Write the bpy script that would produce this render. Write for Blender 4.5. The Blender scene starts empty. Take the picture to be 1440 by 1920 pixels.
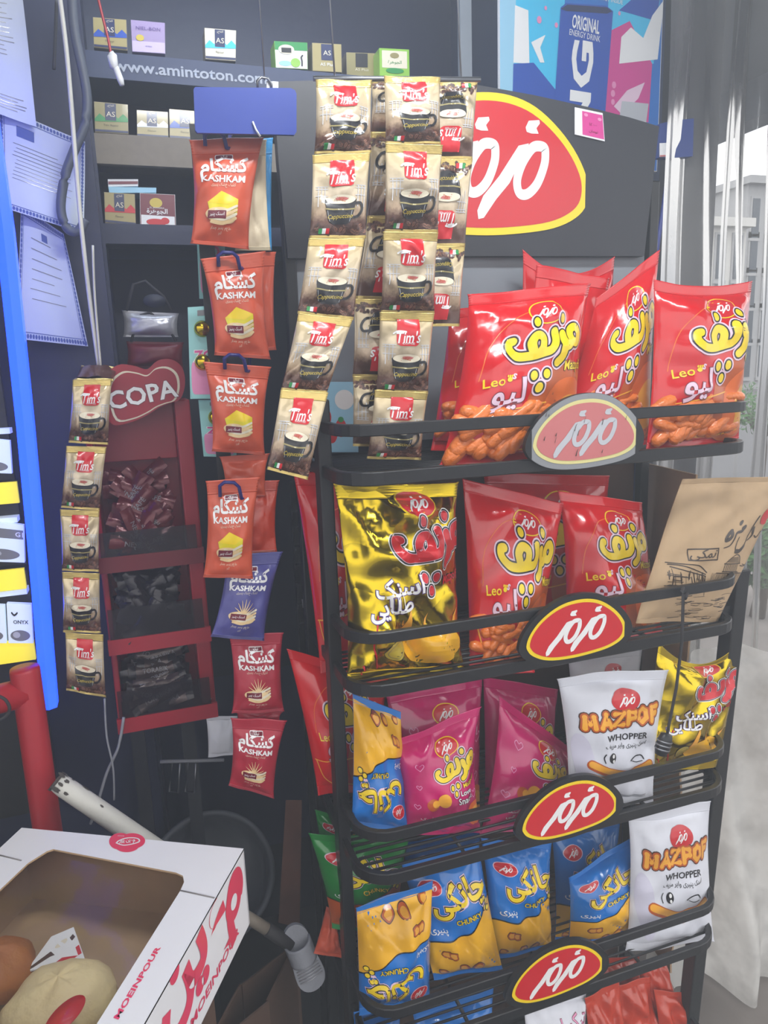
import bpy, bmesh, math, random
from mathutils import Vector, Matrix, noise
from mathutils.geometry import tessellate_polygon
PI = math.pi
SC = bpy.context.scene
COL = SC.collection
random.seed(7)

# ------------------------------------------------------------------ camera
H = 1.75
F = 1349.2
YAW, PITCH, ROLL = math.radians(18.33), math.radians(11.39), math.radians(-2.05)
_f = Vector((math.sin(YAW)*math.cos(PITCH), math.cos(YAW)*math.cos(PITCH), -math.sin(PITCH)))
_r = Vector((math.cos(YAW), -math.sin(YAW), 0))
_u = _r.cross(_f)
_r, _u = math.cos(ROLL)*_r+math.sin(ROLL)*_u, -math.sin(ROLL)*_r+math.cos(ROLL)*_u
cam = bpy.data.cameras.new('camera'); camo = bpy.data.objects.new('camera', cam); COL.objects.link(camo)
M3 = Matrix((_r, _u, -_f)).transposed()
camo.matrix_world = Matrix.Translation((0, 0, H)) @ M3.to_4x4()
cam.sensor_fit = 'VERTICAL'; cam.sensor_height = 36; cam.sensor_width = 27
cam.lens = 36*F/1920; cam.clip_start = .02; cam.clip_end = 300
SC.camera = camo

# ------------------------------------------------------------------ world and light
SC.view_settings.view_transform = 'Standard'; SC.view_settings.look = 'None'
SC.view_settings.exposure = 0.0; SC.view_settings.gamma = 1
w = bpy.data.worlds.new('overcast_sky'); SC.world = w; w.use_nodes = True
nt = w.node_tree; bgn = nt.nodes['Background']
tc = nt.nodes.new('ShaderNodeTexCoord'); sx = nt.nodes.new('ShaderNodeSeparateXYZ'); cr = nt.nodes.new('ShaderNodeValToRGB')
mp_ = nt.nodes.new('ShaderNodeMath'); mp_.operation = 'MULTIPLY_ADD'; mp_.inputs[1].default_value = .5; mp_.inputs[2].default_value = .5
nt.links.new(tc.outputs['Generated'], sx.inputs[0]); nt.links.new(sx.outputs['Z'], mp_.inputs[0]); nt.links.new(mp_.outputs[0], cr.inputs[0]); nt.links.new(cr.outputs[0], bgn.inputs[0])
e_ = cr.color_ramp.elements; e_[0].position = .42; e_[0].color = (.26, .26, .27, 1); e_[1].position = .58; e_[1].color = (1, 1, 1, 1)
e_.new(.50).color = (.50, .51, .54, 1); e_.new(.545).color = (.62, .64, .68, 1)
bgn.inputs[1].default_value = 2.2
sun = bpy.data.lights.new('street_fill_sun', 'SUN'); sun.energy = 2.0; sun.angle = .5; suno = bpy.data.objects.new('street_fill_sun', sun); COL.objects.link(suno); suno.rotation_euler = Vector((.25, .32, -1)).to_track_quat('-Z', 'Y').to_euler()  # added sun that brightens the street under the overcast sky

def area(name, loc, to, sx_, sy_, e, col=(1, 1, 1)):
    l = bpy.data.lights.new(name, 'AREA'); l.shape = 'RECTANGLE'; l.size = sx_; l.size_y = sy_; l.energy = e; l.color = col
    o = bpy.data.objects.new(name, l); COL.objects.link(o); o.location = loc
    o.rotation_euler = (Vector(to)-Vector(loc)).to_track_quat('-Z', 'Y').to_euler(); return o
LAMP_POS = Vector((.50, .62, 2.68))
area('ceiling_tube_light', LAMP_POS-Vector((0, 0, .03)), (.62, 1.25, 1.5), .9, .05, 16, (.93, .97, 1))
area('shelf_fill_light', (.25, 1.55, 2.70), (.3, 1.8, 2.0), .9, .05, 4, (.72, .84, 1))  # added cool fill for the upper shelf bay, without a fixture

# ------------------------------------------------------------------ pixel helpers (1440 x 1920)
def ray(x, y): return _f+_r*((x-720)/F)-_u*((y-960)/F)
def at(x, y, Y):
    d = ray(x, y); return Vector((0, 0, H))+d*(Y/d.y)
def atz(x, y, z):
    d = ray(x, y); return Vector((0, 0, H))+d*((z-H)/d.z)

# ------------------------------------------------------------------ materials
def lin(c):
    return tuple(((v/255)/12.92 if v/255 <= .04045 else ((v/255+.055)/1.055)**2.4) for v in c)
MATS = {}
def mat(key, rgb=None, rough=.5, metal=0, bump=0, bscale=40, var=.06, vscale=8, coat=0, emit=0, kind='noise', alpha=1, trans=0, spec=.5):
    if key in MATS: return MATS[key]
    m = bpy.data.materials.new(key); m.use_nodes = True; t = m.node_tree; p = t.nodes['Principled BSDF']
    c = lin(rgb)
    co = t.nodes.new('ShaderNodeTexCoord')
    n = t.nodes.new('ShaderNodeTexNoise'); n.inputs['Scale'].default_value = vscale; n.inputs['Detail'].default_value = 4
    t.links.new(co.outputs['Object'], n.inputs['Vector'])
    mx = t.nodes.new('ShaderNodeMix'); mx.data_type = 'RGBA'
    mx.inputs[6].default_value = (*[v*(1-var*1.5) for v in c], 1); mx.inputs[7].default_value = (*[min(1, v*(1+var*1.5)) for v in c], 1)
    t.links.new(n.outputs['Fac'], mx.inputs[0]); t.links.new(mx.outputs[2], p.inputs['Base Color'])
    p.inputs['Roughness'].default_value = rough; p.inputs['Metallic'].default_value = metal
    p.inputs['Specular IOR Level'].default_value = spec
    if coat: p.inputs['Coat Weight'].default_value = coat; p.inputs['Coat Roughness'].default_value = .08
    if alpha < 1: p.inputs['Alpha'].default_value = alpha
    if trans: p.inputs['Transmission Weight'].default_value = trans
    if emit:
        t.links.new(mx.outputs[2], p.inputs['Emission Color']); p.inputs['Emission Strength'].default_value = emit
    if bump:
        if kind == 'foil':
            b = t.nodes.new('ShaderNodeTexVoronoi'); b.inputs['Scale'].default_value = bscale; b.feature = 'F1'
            n2 = t.nodes.new('ShaderNodeTexNoise'); n2.inputs['Scale'].default_value = bscale*.6
            t.links.new(co.outputs['Object'], n2.inputs['Vector'])
            ad = t.nodes.new('ShaderNodeVectorMath'); ad.operation = 'MULTIPLY_ADD'; ad.inputs[1].default_value = (.06, .06, .06)
            t.links.new(n2.outputs['Color'], ad.inputs[0]); t.links.new(co.outputs['Object'], ad.inputs[2]); t.links.new(ad.outputs[0], b.inputs['Vector'])
            out = b.outputs['Distance']
        else:
            b = t.nodes.new('ShaderNodeTexNoise'); b.inputs['Scale'].default_value = bscale; b.inputs['Detail'].default_value = 3
            t.links.new(co.outputs['Object'], b.inputs['Vector']); out = b.outputs['Fac']
        bp = t.nodes.new('ShaderNodeBump'); bp.inputs['Strength'].default_value = bump; bp.inputs['Distance'].default_value = .01
        t.links.new(out, bp.inputs['Height']); t.links.new(bp.outputs[0], p.inputs['Normal'])
    MATS[key] = m; return m
def uvramp(key, stops, rough=.3, metal=0, bump=.15, bscale=30, nz=.15, kind='noise', coat=0):
    """film printed with a vertical colour gradient (UV v), edge broken up by noise"""
    if key in MATS: return MATS[key]
    m = mat(key, (128, 128, 128), rough, metal, bump, bscale, kind=kind, coat=coat); t = m.node_tree; p = t.nodes['Principled BSDF']
    uv = t.nodes.new('ShaderNodeUVMap'); s = t.nodes.new('ShaderNodeSeparateXYZ'); r = t.nodes.new('ShaderNodeValToRGB')
    n = t.nodes.new('ShaderNodeTexNoise'); n.inputs['Scale'].default_value = 26; n.inputs['Detail'].default_value = 2
    a = t.nodes.new('ShaderNodeMath'); a.operation = 'MULTIPLY_ADD'; a.inputs[1].default_value = nz
    b = t.nodes.new('ShaderNodeMath'); b.operation = 'ADD'; b.inputs[1].default_value = -nz*.5
    t.links.new(uv.outputs[0], s.inputs[0]); t.links.new(uv.outputs[0], n.inputs['Vector']); t.links.new(n.outputs['Fac'], a.inputs[0])
    t.links.new(s.outputs['Y'], a.inputs[2]); t.links.new(a.outputs[0], b.inputs[0]); t.links.new(b.outputs[0], r.inputs[0]); t.links.new(r.outputs[0], p.inputs['Base Color'])
    e = r.color_ramp.elements
    while len(e) < len(stops): e.new(.5)
    for k, (pos, c) in enumerate(stops): e[k].position = pos; e[k].color = (*lin(c), 1)
    return m

# film, metal, card, ink
FR = .2
mat('red_film', (206, 16, 26), FR, bump=.12, bscale=22, coat=.5)
mat('gold_foil', (200, 172, 40), .2, 1, .55, 13, kind='foil')
mat('magenta_film', (196, 26, 104), FR, bump=.12, bscale=22, coat=.4)
mat('blue_film', (22, 112, 196), FR, bump=.12, bscale=22, coat=.4)
mat('green_film', (26, 128, 50), FR, bump=.15, bscale=22, coat=.4)
mat('white_film', (214, 216, 226), .38, bump=.25, bscale=15)
mat('kraft_paper', (184, 156, 122), .75, bump=.3, bscale=14, var=.1, vscale=30)
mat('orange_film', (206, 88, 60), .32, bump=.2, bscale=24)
mat('purple_film', (76, 74, 140), .32, bump=.2, bscale=24)
mat('crimson_film', (168, 36, 56), .32, bump=.2, bscale=24)
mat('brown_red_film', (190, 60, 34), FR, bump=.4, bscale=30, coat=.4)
mat('silver_film', (178, 178, 184), .3, .4, .4, 20)
mat('sky_film', (40, 140, 200), .3, bump=.2)
mat('beige_film', (214, 200, 170), .4, bump=.2)
uvramp('coffee_film', [(0, (70, 44, 36)), (.2, (92, 62, 50)), (.3, (166, 142, 116)), (.55, (206, 190, 164)), (1, (214, 192, 146))], .2, .22, .3, 22, .12, coat=.3)
mat('gold_seal', (206, 182, 112), .28, .6, .25, 40)
mat('dark_sachet', (92, 18, 28), .22, .2, .4, 30); mat('black_sachet', (34, 28, 34), .22, .2, .4, 30); mat('brown_sachet', (70, 56, 54), .25, .3, .4, 30); mat('dull_silver', (110, 110, 120), .3, .5, .4, 30)
mat('black_metal', (34, 34, 36), .38, .2, .06, 60); mat('dark_panel', (44, 45, 52), .42, .1, .04, 20)
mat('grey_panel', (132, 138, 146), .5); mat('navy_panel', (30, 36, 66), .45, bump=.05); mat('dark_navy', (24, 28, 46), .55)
mat('shelf_blue', (44, 56, 88), .45, bump=.04); mat('wood_board', (126, 116, 104), .6, var=.12, vscale=60)
mat('steel', (150, 152, 158), .3, .9); mat('white_plastic', (222, 224, 228), .4); mat('grey_rubber', (138, 140, 148), .7, bump=.3, bscale=60)
mat('red_paint', (168, 28, 40), .35, bump=.05); mat('red_plastic', (156, 26, 44), .35); mat('deep_red', (104, 14, 28), .4)
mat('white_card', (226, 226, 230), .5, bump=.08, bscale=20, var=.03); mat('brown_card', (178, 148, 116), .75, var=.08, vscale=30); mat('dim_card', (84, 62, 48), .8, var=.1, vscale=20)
mat('white_paint', (206, 204, 196), .45, bump=.15, bscale=50); mat('chipped', (72, 66, 62), .8); mat('tub_black', (70, 73, 80), .5, bump=.1)
mat('paper', (196, 204, 216), .7, var=.04); mat('blueprint_ink', (74, 92, 150), .7); mat('bread', (244, 212, 160), .6, var=.2, vscale=9, bump=.4, bscale=45)
mat('bread_brown', (172, 104, 48), .6, var=.25, vscale=12, bump=.4, bscale=45)
mat('puff', (218, 112, 30), .45, bump=.35, bscale=120, var=.15, vscale=30, coat=.5)
mat('led_blue', (24, 60, 255), .3, emit=4.2); mat('lit_white', (214, 228, 240), .4, emit=.35); mat('lit_yellow', (240, 220, 60), .4, emit=.6)
mat('tube_white', (255, 255, 255), .3, emit=6)
mat('concrete', (112, 106, 102), .85, var=.3, vscale=2.5, bump=.2, bscale=20); mat('asphalt', (90, 90, 92), .9, var=.1, vscale=6); mat('kiosk_floor', (34, 32, 36), .8)
mat('facade', (206, 204, 198), .8, var=.05, vscale=1); mat('facade_grey', (166, 166, 166), .8); mat('window_dark', (70, 78, 86), .2); mat('awning', (74, 80, 92), .7)
mat('leaf', (66, 112, 52), .6, var=.4, vscale=9); mat('bark', (70, 56, 44), .9); mat('rope', (44, 42, 44), .7)
INK = dict(red=(200, 24, 36), yellow=(238, 206, 20), white=(232, 232, 232), black=(26, 24, 28), pale=(226, 196, 214), cream=(224, 214, 190), brown=(74, 44, 30),
           orange=(226, 106, 30), amber=(236, 168, 52), dkorange=(186, 84, 24), gold=(200, 176, 60), olive=(150, 138, 90), blue=(28, 76, 170), navy=(30, 40, 84), cyan=(60, 190, 232), magenta=(206, 60, 142), pink=(226, 140, 184),
           green=(40, 140, 70), lime=(140, 190, 70), purple=(86, 58, 130), lilac=(198, 180, 214), grey=(120, 120, 124), silver=(186, 188, 194), maroon=(112, 24, 44), bean=(84, 50, 40), beanlight=(134, 92, 74),
           cheese=(222, 206, 30), cream2=(230, 200, 150), ink=(60, 48, 40), redfade=(196, 112, 112), yelfade=(216, 206, 140), greyfade=(136, 138, 142), scriptpink=(226, 62, 96), teal=(120, 200, 196), chunkblue=(22, 112, 196), chunkyel=(236, 176, 24), dkgreen=(16, 90, 40), boxgold=(166, 150, 98), boxpurp=(158, 138, 176), sky=(150, 200, 226), wwwgrey=(150, 156, 170), mist=(206, 204, 222))
for k, c in INK.items(): mat('ink_'+k, c, .3, var=.03, coat=.25, bump=.05, bscale=25)
mat('ink_goldred', (196, 30, 40), .25, .2, .2, 20)

# plastic film and curtain
def clear(key, tint, fac, rough, white=0, streak=0):
    m = bpy.data.materials.new(key); m.use_nodes = True; t = m.node_tree
    for n in list(t.nodes): t.nodes.remove(n)
    o = t.nodes.new('ShaderNodeOutputMaterial'); tr = t.nodes.new('ShaderNodeBsdfTransparent'); gl = t.nodes.new('ShaderNodeBsdfGlossy'); df = t.nodes.new('ShaderNodeBsdfDiffuse'); tl = t.nodes.new('ShaderNodeBsdfTranslucent')
    tr.inputs[0].default_value = (*lin(tint), 1); gl.inputs['Roughness'].default_value = rough; df.inputs[0].default_value = (.82, .81, .79, 1); tl.inputs[0].default_value = (.82, .81, .79, 1)
    fr = t.nodes.new('ShaderNodeFresnel'); fr.inputs[0].default_value = 1.16 if key == 'clear_wrap' else 1.4
    a = t.nodes.new('ShaderNodeMath'); a.operation = 'ADD'; a.inputs[1].default_value = fac; t.links.new(fr.outputs[0], a.inputs[0]); a.use_clamp = True
    if streak or white > .5: gl.inputs[0].default_value = (.5, .5, .5, 1)
    m1 = t.nodes.new('ShaderNodeMixShader'); t.links.new(a.outputs[0], m1.inputs[0]); t.links.new(tr.outputs[0], m1.inputs[1]); t.links.new(gl.outputs[0], m1.inputs[2])
    ad = t.nodes.new('ShaderNodeMixShader'); ad.inputs[0].default_value = .5; t.links.new(df.outputs[0], ad.inputs[1]); t.links.new(tl.outputs[0], ad.inputs[2])
    m2 = t.nodes.new('ShaderNodeMixShader'); t.links.new(m1.outputs[0], m2.inputs[1]); t.links.new(ad.outputs[0], m2.inputs[2]); t.links.new(m2.outputs[0], o.inputs[0])
    co = t.nodes.new('ShaderNodeTexCoord'); mp = t.nodes.new('ShaderNodeMapping'); mp.inputs['Scale'].default_value = (9, 9, 1.6) if streak else (5, 5, 5)
    n = t.nodes.new('ShaderNodeTexNoise'); n.inputs['Scale'].default_value = 1.6; n.inputs['Detail'].default_value = 5; t.links.new(co.outputs['Object'], mp.inputs[0]); t.links.new(mp.outputs[0], n.inputs['Vector'])
    r = t.nodes.new('ShaderNodeMapRange'); r.inputs['From Min'].default_value = .3; r.inputs['From Max'].default_value = .75; r.inputs['To Min'].default_value = white*.55; r.inputs['To Max'].default_value = white*1.5
    t.links.new(n.outputs['Fac'], r.inputs[0]); t.links.new(r.outputs[0], m2.inputs[0])
    bp = t.nodes.new('ShaderNodeBump'); bp.inputs['Strength'].default_value = .25; bp.inputs['Distance'].default_value = .01; t.links.new(n.outputs['Fac'], bp.inputs['Height']); t.links.new(bp.outputs[0], gl.inputs['Normal'])
    MATS[key] = m
clear('clear_wrap', (255, 255, 255), .0, .05, .02)
clear('curtain_clear', (238, 240, 244), .02, .12, .16, 1)
clear('curtain_whitened', (238, 238, 236), .03, .2, .85)  # pale reflections of the bunched film put in as white diffuse

# ------------------------------------------------------------------ meshes
def link(name, me, parent=None, loc=None):
    o = bpy.data.objects.new(name, me); COL.objects.link(o)
    if loc is not None: o.location = loc
    if parent is not None: o.parent = parent
    return o
def tag(o, label=None, cat=None, group=None, kind=None):
    if label: o['label'] = label
    if cat: o['category'] = cat
    if group: o['group'] = group
    if kind: o['kind'] = kind
    return o
def thing(name, loc, label, cat, group=None):
    return tag(link(name, None, None, loc), label, cat, group)
class MB:
    def __init__(s, org=(0, 0, 0)): s.v = []; s.f = []; s.m = []; s.s = []; s.names = []; s.org = Vector(org); s.uv = {}; s.printed = set()
    def mi(s, n):
        if n not in s.names: s.names.append(n)
        return s.names.index(n)
    def add(s, vs, fs, m, smooth=False):
        b = len(s.v); s.v += [Vector(p)-s.org for p in vs]; k = s.mi(m)
        for f in fs: s.f.append([b+i for i in f]); s.m.append(k); s.s.append(smooth)
        return b
    def hexa(s, p, m):
        """p: 8 corners, bottom ring then top ring"""
        s.add(p, [(3, 2, 1, 0), (4, 5, 6, 7), (0, 1, 5, 4), (1, 2, 6, 5), (2, 3, 7, 6), (3, 0, 4, 7)], m)
    def box(s, a, b, m):
        x0, y0, z0 = a; x1, y1, z1 = b
        s.hexa([(x0, y0, z0), (x1, y0, z0), (x1, y1, z0), (x0, y1, z0), (x0, y0, z1), (x1, y0, z1), (x1, y1, z1), (x0, y1, z1)], m)
    def tube(s, path, r, m, n=8, closed=False, flat=None):
        """round tube, or flat=(half width, half height) bar whose height stays along Z"""
        path = [Vector(p) for p in path]; L = len(path); rings = []
        for i, p in enumerate(path):
            a = path[(i-1) % L] if (closed or i) else p; c = path[(i+1) % L] if (closed or i < L-1) else p
            t = (c-a).normalized(); up = Vector((0, 0, 1)) if abs(t.z) < .95 else Vector((0, 1, 0))
            x = t.cross(up).normalized(); y = x.cross(t).normalized(); rr = r[i] if isinstance(r, (list, tuple)) else r
            if flat:
                hw, hh = flat; q = .25*min(hw, hh)
                cs = [(-hw, -hh+q), (-hw+q, -hh), (hw-q, -hh), (hw, -hh+q), (hw, hh-q), (hw-q, hh), (-hw+q, hh), (-hw, hh-q)]
                rings.append([p+x*cx+y*cy for cx, cy in cs])
            else: rings.append([p+x*(rr*math.cos(2*PI*k/n))+y*(rr*math.sin(2*PI*k/n)) for k in range(n)])
        if flat: n = 8
        vs = [q for rg in rings for q in rg]; fs = []
        for i in range(L if closed else L-1):
            j = (i+1) % L
            for k in range(n): fs.append((i*n+k, i*n+(k+1) % n, j*n+(k+1) % n, j*n+k))
        if not closed: fs += [tuple(range(n-1, -1, -1)), tuple((L-1)*n+k for k in range(n))]
        s.add(vs, fs, m, not flat)
    def lathe(s, prof, m, mtx=Matrix(), n=40, smooth=True):
        vs = []; fs = []
        for r, z in prof:
            for k in range(n): vs.append(mtx @ Vector((r*math.cos(2*PI*k/n), r*math.sin(2*PI*k/n), z)))
        for i in range(len(prof)-1):
            for k in range(n): fs.append((i*n+k, i*n+(k+1) % n, (i+1)*n+(k+1) % n, (i+1)*n+k))
        s.add(vs, fs, m, smooth)
    def prism(s, poly, dirv, m, side=None):
        """extrude a planar polygon (3D points) by dirv"""
        n = len(poly); d = Vector(dirv); a = [Vector(p) for p in poly]; b = [p+d for p in a]
        tri = tessellate_polygon([a])
        s.add(a, [t for t in tri], m); s.add(b, [t[::-1] for t in tri], m)
        s.add(a+b, [(i, (i+1) % n, n+(i+1) % n, n+i) for i in range(n)], side or m)
    def stamp(s, art, fn, N=1, M=1):
        f0 = len(s.f)
        for (layer, mk, vs, fs) in art.cut(N, M):
            s.add([fn(x, y, layer+z) for x, y, z in vs], fs, mk, True)
        s.printed.update(range(f0, len(s.f)))
    def build(s, name, parent=None, loc=None, bevel=0, solid=0):
        me = bpy.data.meshes.new(name); me.from_pydata(s.v, [], s.f)
        for n in s.names: me.materials.append(MATS[n])
        me.polygons.foreach_set('material_index', s.m); me.polygons.foreach_set('use_smooth', s.s)
        if s.uv:
            ul = me.uv_layers.new(name='UVMap')
            for lp in me.loops:
                if lp.vertex_index in s.uv: ul.data[lp.index].uv = s.uv[lp.vertex_index]
        bm = bmesh.new(); bm.from_mesh(me)
        if not s.uv: bmesh.ops.recalc_face_normals(bm, faces=[f for i, f in enumerate(bm.faces) if i not in s.printed])
        bm.to_mesh(me); bm.free()
        if loc is None: loc = s.org if parent is None else s.org-parent.location
        o = link(name, me, parent, loc)
        if bevel:
            b = o.modifiers.new('bevel', 'BEVEL'); b.width = bevel; b.segments = 2; b.limit_method = 'ANGLE'; b.angle_limit = .6
        return o

# ------------------------------------------------------------------ flat artwork (print on packs, signs, boxes)
FORMS = {}
for ch, base, n in [('ا', 0xFE8D, 2), ('ب', 0xFE8F, 4), ('ت', 0xFE95, 4), ('ج', 0xFE9D, 4), ('ح', 0xFEA1, 4), ('د', 0xFEA9, 2), ('ر', 0xFEAD, 2), ('ز', 0xFEAF, 2), ('س', 0xFEB1, 4), ('ش', 0xFEB5, 4),
                    ('ص', 0xFEB9, 4), ('ط', 0xFEC1, 4), ('غ', 0xFECD, 4), ('ف', 0xFED1, 4), ('ق', 0xFED5, 4), ('ل', 0xFEDD, 4), ('م', 0xFEE1, 4), ('ن', 0xFEE5, 4), ('ه', 0xFEE9, 4), ('و', 0xFEED, 2),
                    ('پ', 0xFB56, 4), ('چ', 0xFB7A, 4), ('ک', 0xFB8E, 4), ('گ', 0xFB92, 4), ('ی', 0xFBFC, 4), ('ئ', 0xFE89, 4), ('ة', 0xFE93, 2)]:
    FORMS[ch] = (base, n)
def shape_text(s):
    if not any(c in FORMS for c in s): return s
    out = []
    for i, c in enumerate(s):
        if c not in FORMS: out.append(c); continue
        base, n = FORMS[c]
        prev = i > 0 and s[i-1] in FORMS and FORMS[s[i-1]][1] == 4
        nxt = n == 4 and i < len(s)-1 and s[i+1] in FORMS
        k = (3 if nxt else 1) if prev else (2 if nxt else 0)
        out.append(chr(base+k))
    return ''.join(reversed(out))
_TX = {}
def text_mesh(s, off=0, res=2):
    key = (s, round(off, 4), res)
    if key in _TX: return _TX[key]
    c = bpy.data.curves.new('tmp_text', 'FONT'); c.body = shape_text(s); c.offset = off; c.resolution_u = res
    o = bpy.data.objects.new('tmp_text', c); COL.objects.link(o)
    dg = bpy.context.evaluated_depsgraph_get(); me = o.evaluated_get(dg).to_mesh()
    vs = [(v.co.x, v.co.y) for v in me.vertices]; fs = [tuple(p.vertices) for p in me.polygons]
    o.evaluated_get(dg).to_mesh_clear(); bpy.data.objects.remove(o); bpy.data.curves.remove(c)
    _TX[key] = (vs, fs); return _TX[key]
class Art:
    def __init__(s, W, H): s.W = W; s.H = H; s.it = []; s.cache = {}; s.k = 0
    def raw(s, vs, fs, m, layer):
        par = list(range(len(vs)))
        def find(a):
            while par[a] != a: par[a] = par[par[a]]; a = par[a]
            return a
        for f in fs:
            r = find(f[0])
            for q in f[1:]: par[find(q)] = r
        ids = {}; out = []
        for i, p in enumerate(vs):
            r = find(i)
            if r not in ids: ids[r] = s.k; s.k += 1
            out.append((p[0], p[1], (ids[r] % 24)*.035))
        s.it.append((layer, m, out, fs))
    def poly(s, pts, m, layer=1):
        t = tessellate_polygon([[Vector((x, y, 0)) for x, y in pts]]); s.raw(list(pts), [tuple(k) for k in t], m, layer)
    def rect(s, x0, y0, x1, y1, m, layer=1, r=0):
        if not r: s.poly([(x0, y0), (x1, y0), (x1, y1), (x0, y1)], m, layer); return
        p = []
        for cx, cy, a in ((x1-r, y1-r, 0), (x0+r, y1-r, 90), (x0+r, y0+r, 180), (x1-r, y0+r, 270)):
            p += [(cx+r*math.cos(math.radians(a+k*18)), cy+r*math.sin(math.radians(a+k*18))) for k in range(6)]
        s.poly(p, m, layer)
    def ell(s, cx, cy, rx, ry, m, layer=1, rot=0, n=28):
        c, q = math.cos(rot), math.sin(rot)
        s.poly([(cx+rx*math.cos(a)*c-ry*math.sin(a)*q, cy+rx*math.cos(a)*q+ry*math.sin(a)*c) for a in [2*PI*k/n for k in range(n)]], m, layer)
    def stroke(s, pts, w, m, layer=1, closed=False, n=6, smooth=True, taper=None):
        if not smooth and len(pts) > 2:
            for x, y in pts[1:-1]: s.ell(x, y, w/2, w/2, m, layer, n=12)
        P = [Vector((*p, 0)) for p in pts]; L = len(P); S = []
        if not smooth or L < 3: S = P
        else:
            for i in range(L if closed else L-1):
                g = lambda k: P[k % L] if closed else P[max(0, min(L-1, k))]
                a, b, c, d = g(i-1), g(i), g(i+1), g(i+2)
                for k in range(n):
                    t = k/n; S.append(.5*((2*b)+(c-a)*t+(2*a-5*b+4*c-d)*t*t+(3*b-a-3*c+d)*t**3))
            if not closed: S.append(P[-1])
        K = len(S); vs = []; fs = []
        for i, p in enumerate(S):
            a = S[(i-1) % K] if (closed or i) else p; c = S[(i+1) % K] if (closed or i < K-1) else p
            t = (c-a); t = t.normalized() if t.length > 1e-9 else Vector((1, 0, 0)); nn = Vector((-t.y, t.x, 0))
            ww = w*(1+(taper-1)*i/(K-1)) if taper is not None else w
            vs += [tuple((p+nn*ww/2)[:2]), tuple((p-nn*ww/2)[:2])]
        for i in range(K if closed else K-1):
            j = (i+1) % K; fs.append((2*i, 2*i+1, 2*j+1, 2*j))
        s.raw(vs, fs, m, layer)
        if not closed:
            s.ell(S[0].x, S[0].y, w/2, w/2, m, layer, n=12); e = w*(taper if taper is not None else 1)/2
            if e > 1e-5: s.ell(S[-1].x, S[-1].y, e, e, m, layer, n=12)
    def text(s, t, cx, cy, size, m, layer=1, rot=0, shear=0, off=0, sx=1, width=None, res=2):
        v0, _ = text_mesh(t, 0, res); vs, fs = text_mesh(t, off, res)
        if not v0: return
        x0 = min(p[0] for p in v0); x1 = max(p[0] for p in v0); y0 = min(p[1] for p in v0); y1 = max(p[1] for p in v0)
        if width: sx = width/((x1-x0)*size)
        c, q = math.cos(rot), math.sin(rot); out = []
        for x, y in vs:
            X = (x-(x0+x1)/2)*size*sx; Y = (y-(y0+y1)/2)*size; X += shear*Y; out.append((cx+X*c-Y*q, cy+X*q+Y*c))
        s.raw(out, fs, m, layer)
    def bubble(s, t, cx, cy, size, cols, layer=1, **k):
        for i, (m, off) in enumerate(cols): s.text(t, cx, cy, size, m, layer+i, off=off, **k)
    def place(s, o, cx, cy, sc, rot=0, dl=0, sy=1):
        """put another Art (centred on its own origin) into this one"""
        c, q = math.cos(rot), math.sin(rot)
        for l, m, vs, fs in o.it: s.it.append((l+dl, m, [(cx+sc*(x*c-y*sy*q), cy+sc*(x*q+y*sy*c), z) for x, y, z in vs], fs))
    def cut(s, N, M):
        if (N, M) in s.cache: return s.cache[(N, M)]
        grp = {}
        for l, m, vs, fs in s.it:
            a, b = grp.setdefault((l, m), ([], [])); o = len(a); a += [(x/s.W, y/s.H, z) for x, y, z in vs]; b += [tuple(o+i for i in f) for f in fs]
        out = []
        for (l, m), (a, b) in sorted(grp.items()):
            bm = bmesh.new(); bv = [bm.verts.new(p) for p in a]
            for f in b:
                if len(set(f)) < 3: continue
                try: bm.faces.new([bv[i] for i in f])
                except ValueError: pass
            for axis, K in ((0, N), (1, M)):
                no = Vector((1, 0, 0)) if axis == 0 else Vector((0, 1, 0))
                lo = min(p[axis] for p in a); hi = max(p[axis] for p in a)
                if lo < .004: bmesh.ops.bisect_plane(bm, geom=bm.verts[:]+bm.edges[:]+bm.faces[:], plane_co=no*.004, plane_no=no, clear_inner=True)
                if hi > .996: bmesh.ops.bisect_plane(bm, geom=bm.verts[:]+bm.edges[:]+bm.faces[:], plane_co=no*.996, plane_no=no, clear_outer=True)
                for k in range(1, K):
                    if lo < k/K < hi: bmesh.ops.bisect_plane(bm, geom=bm.verts[:]+bm.edges[:]+bm.faces[:], plane_co=no*(k/K), plane_no=no)
            for f in bm.faces:
                if f.normal.z < 0: f.normal_flip()
            bm.verts.index_update()
            out.append((l, m, [tuple(v.co) for v in bm.verts], [tuple(v.index for v in f.verts) for f in bm.faces])); bm.free()
        s.cache[(N, M)] = out; return out
def flat_fn(o, ex, ey, eps=.0006):
    """unit-square artwork onto the parallelogram o + u*ex + v*ey, lifted along its normal"""
    o, ex, ey = Vector(o), Vector(ex), Vector(ey); n = ex.cross(ey).normalized()
    return lambda u, v, l: o+ex*u+ey*v+n*(eps*l)
def quad_fn(bl, br, tr, tl, eps=.0006):
    bl, br, tr, tl = map(Vector, (bl, br, tr, tl)); n = (br-bl).cross(tl-bl).normalized()
    return lambda u, v, l: (bl*(1-u)+br*u)*(1-v)+(tl*(1-u)+tr*u)*v+n*(eps*l)
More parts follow.
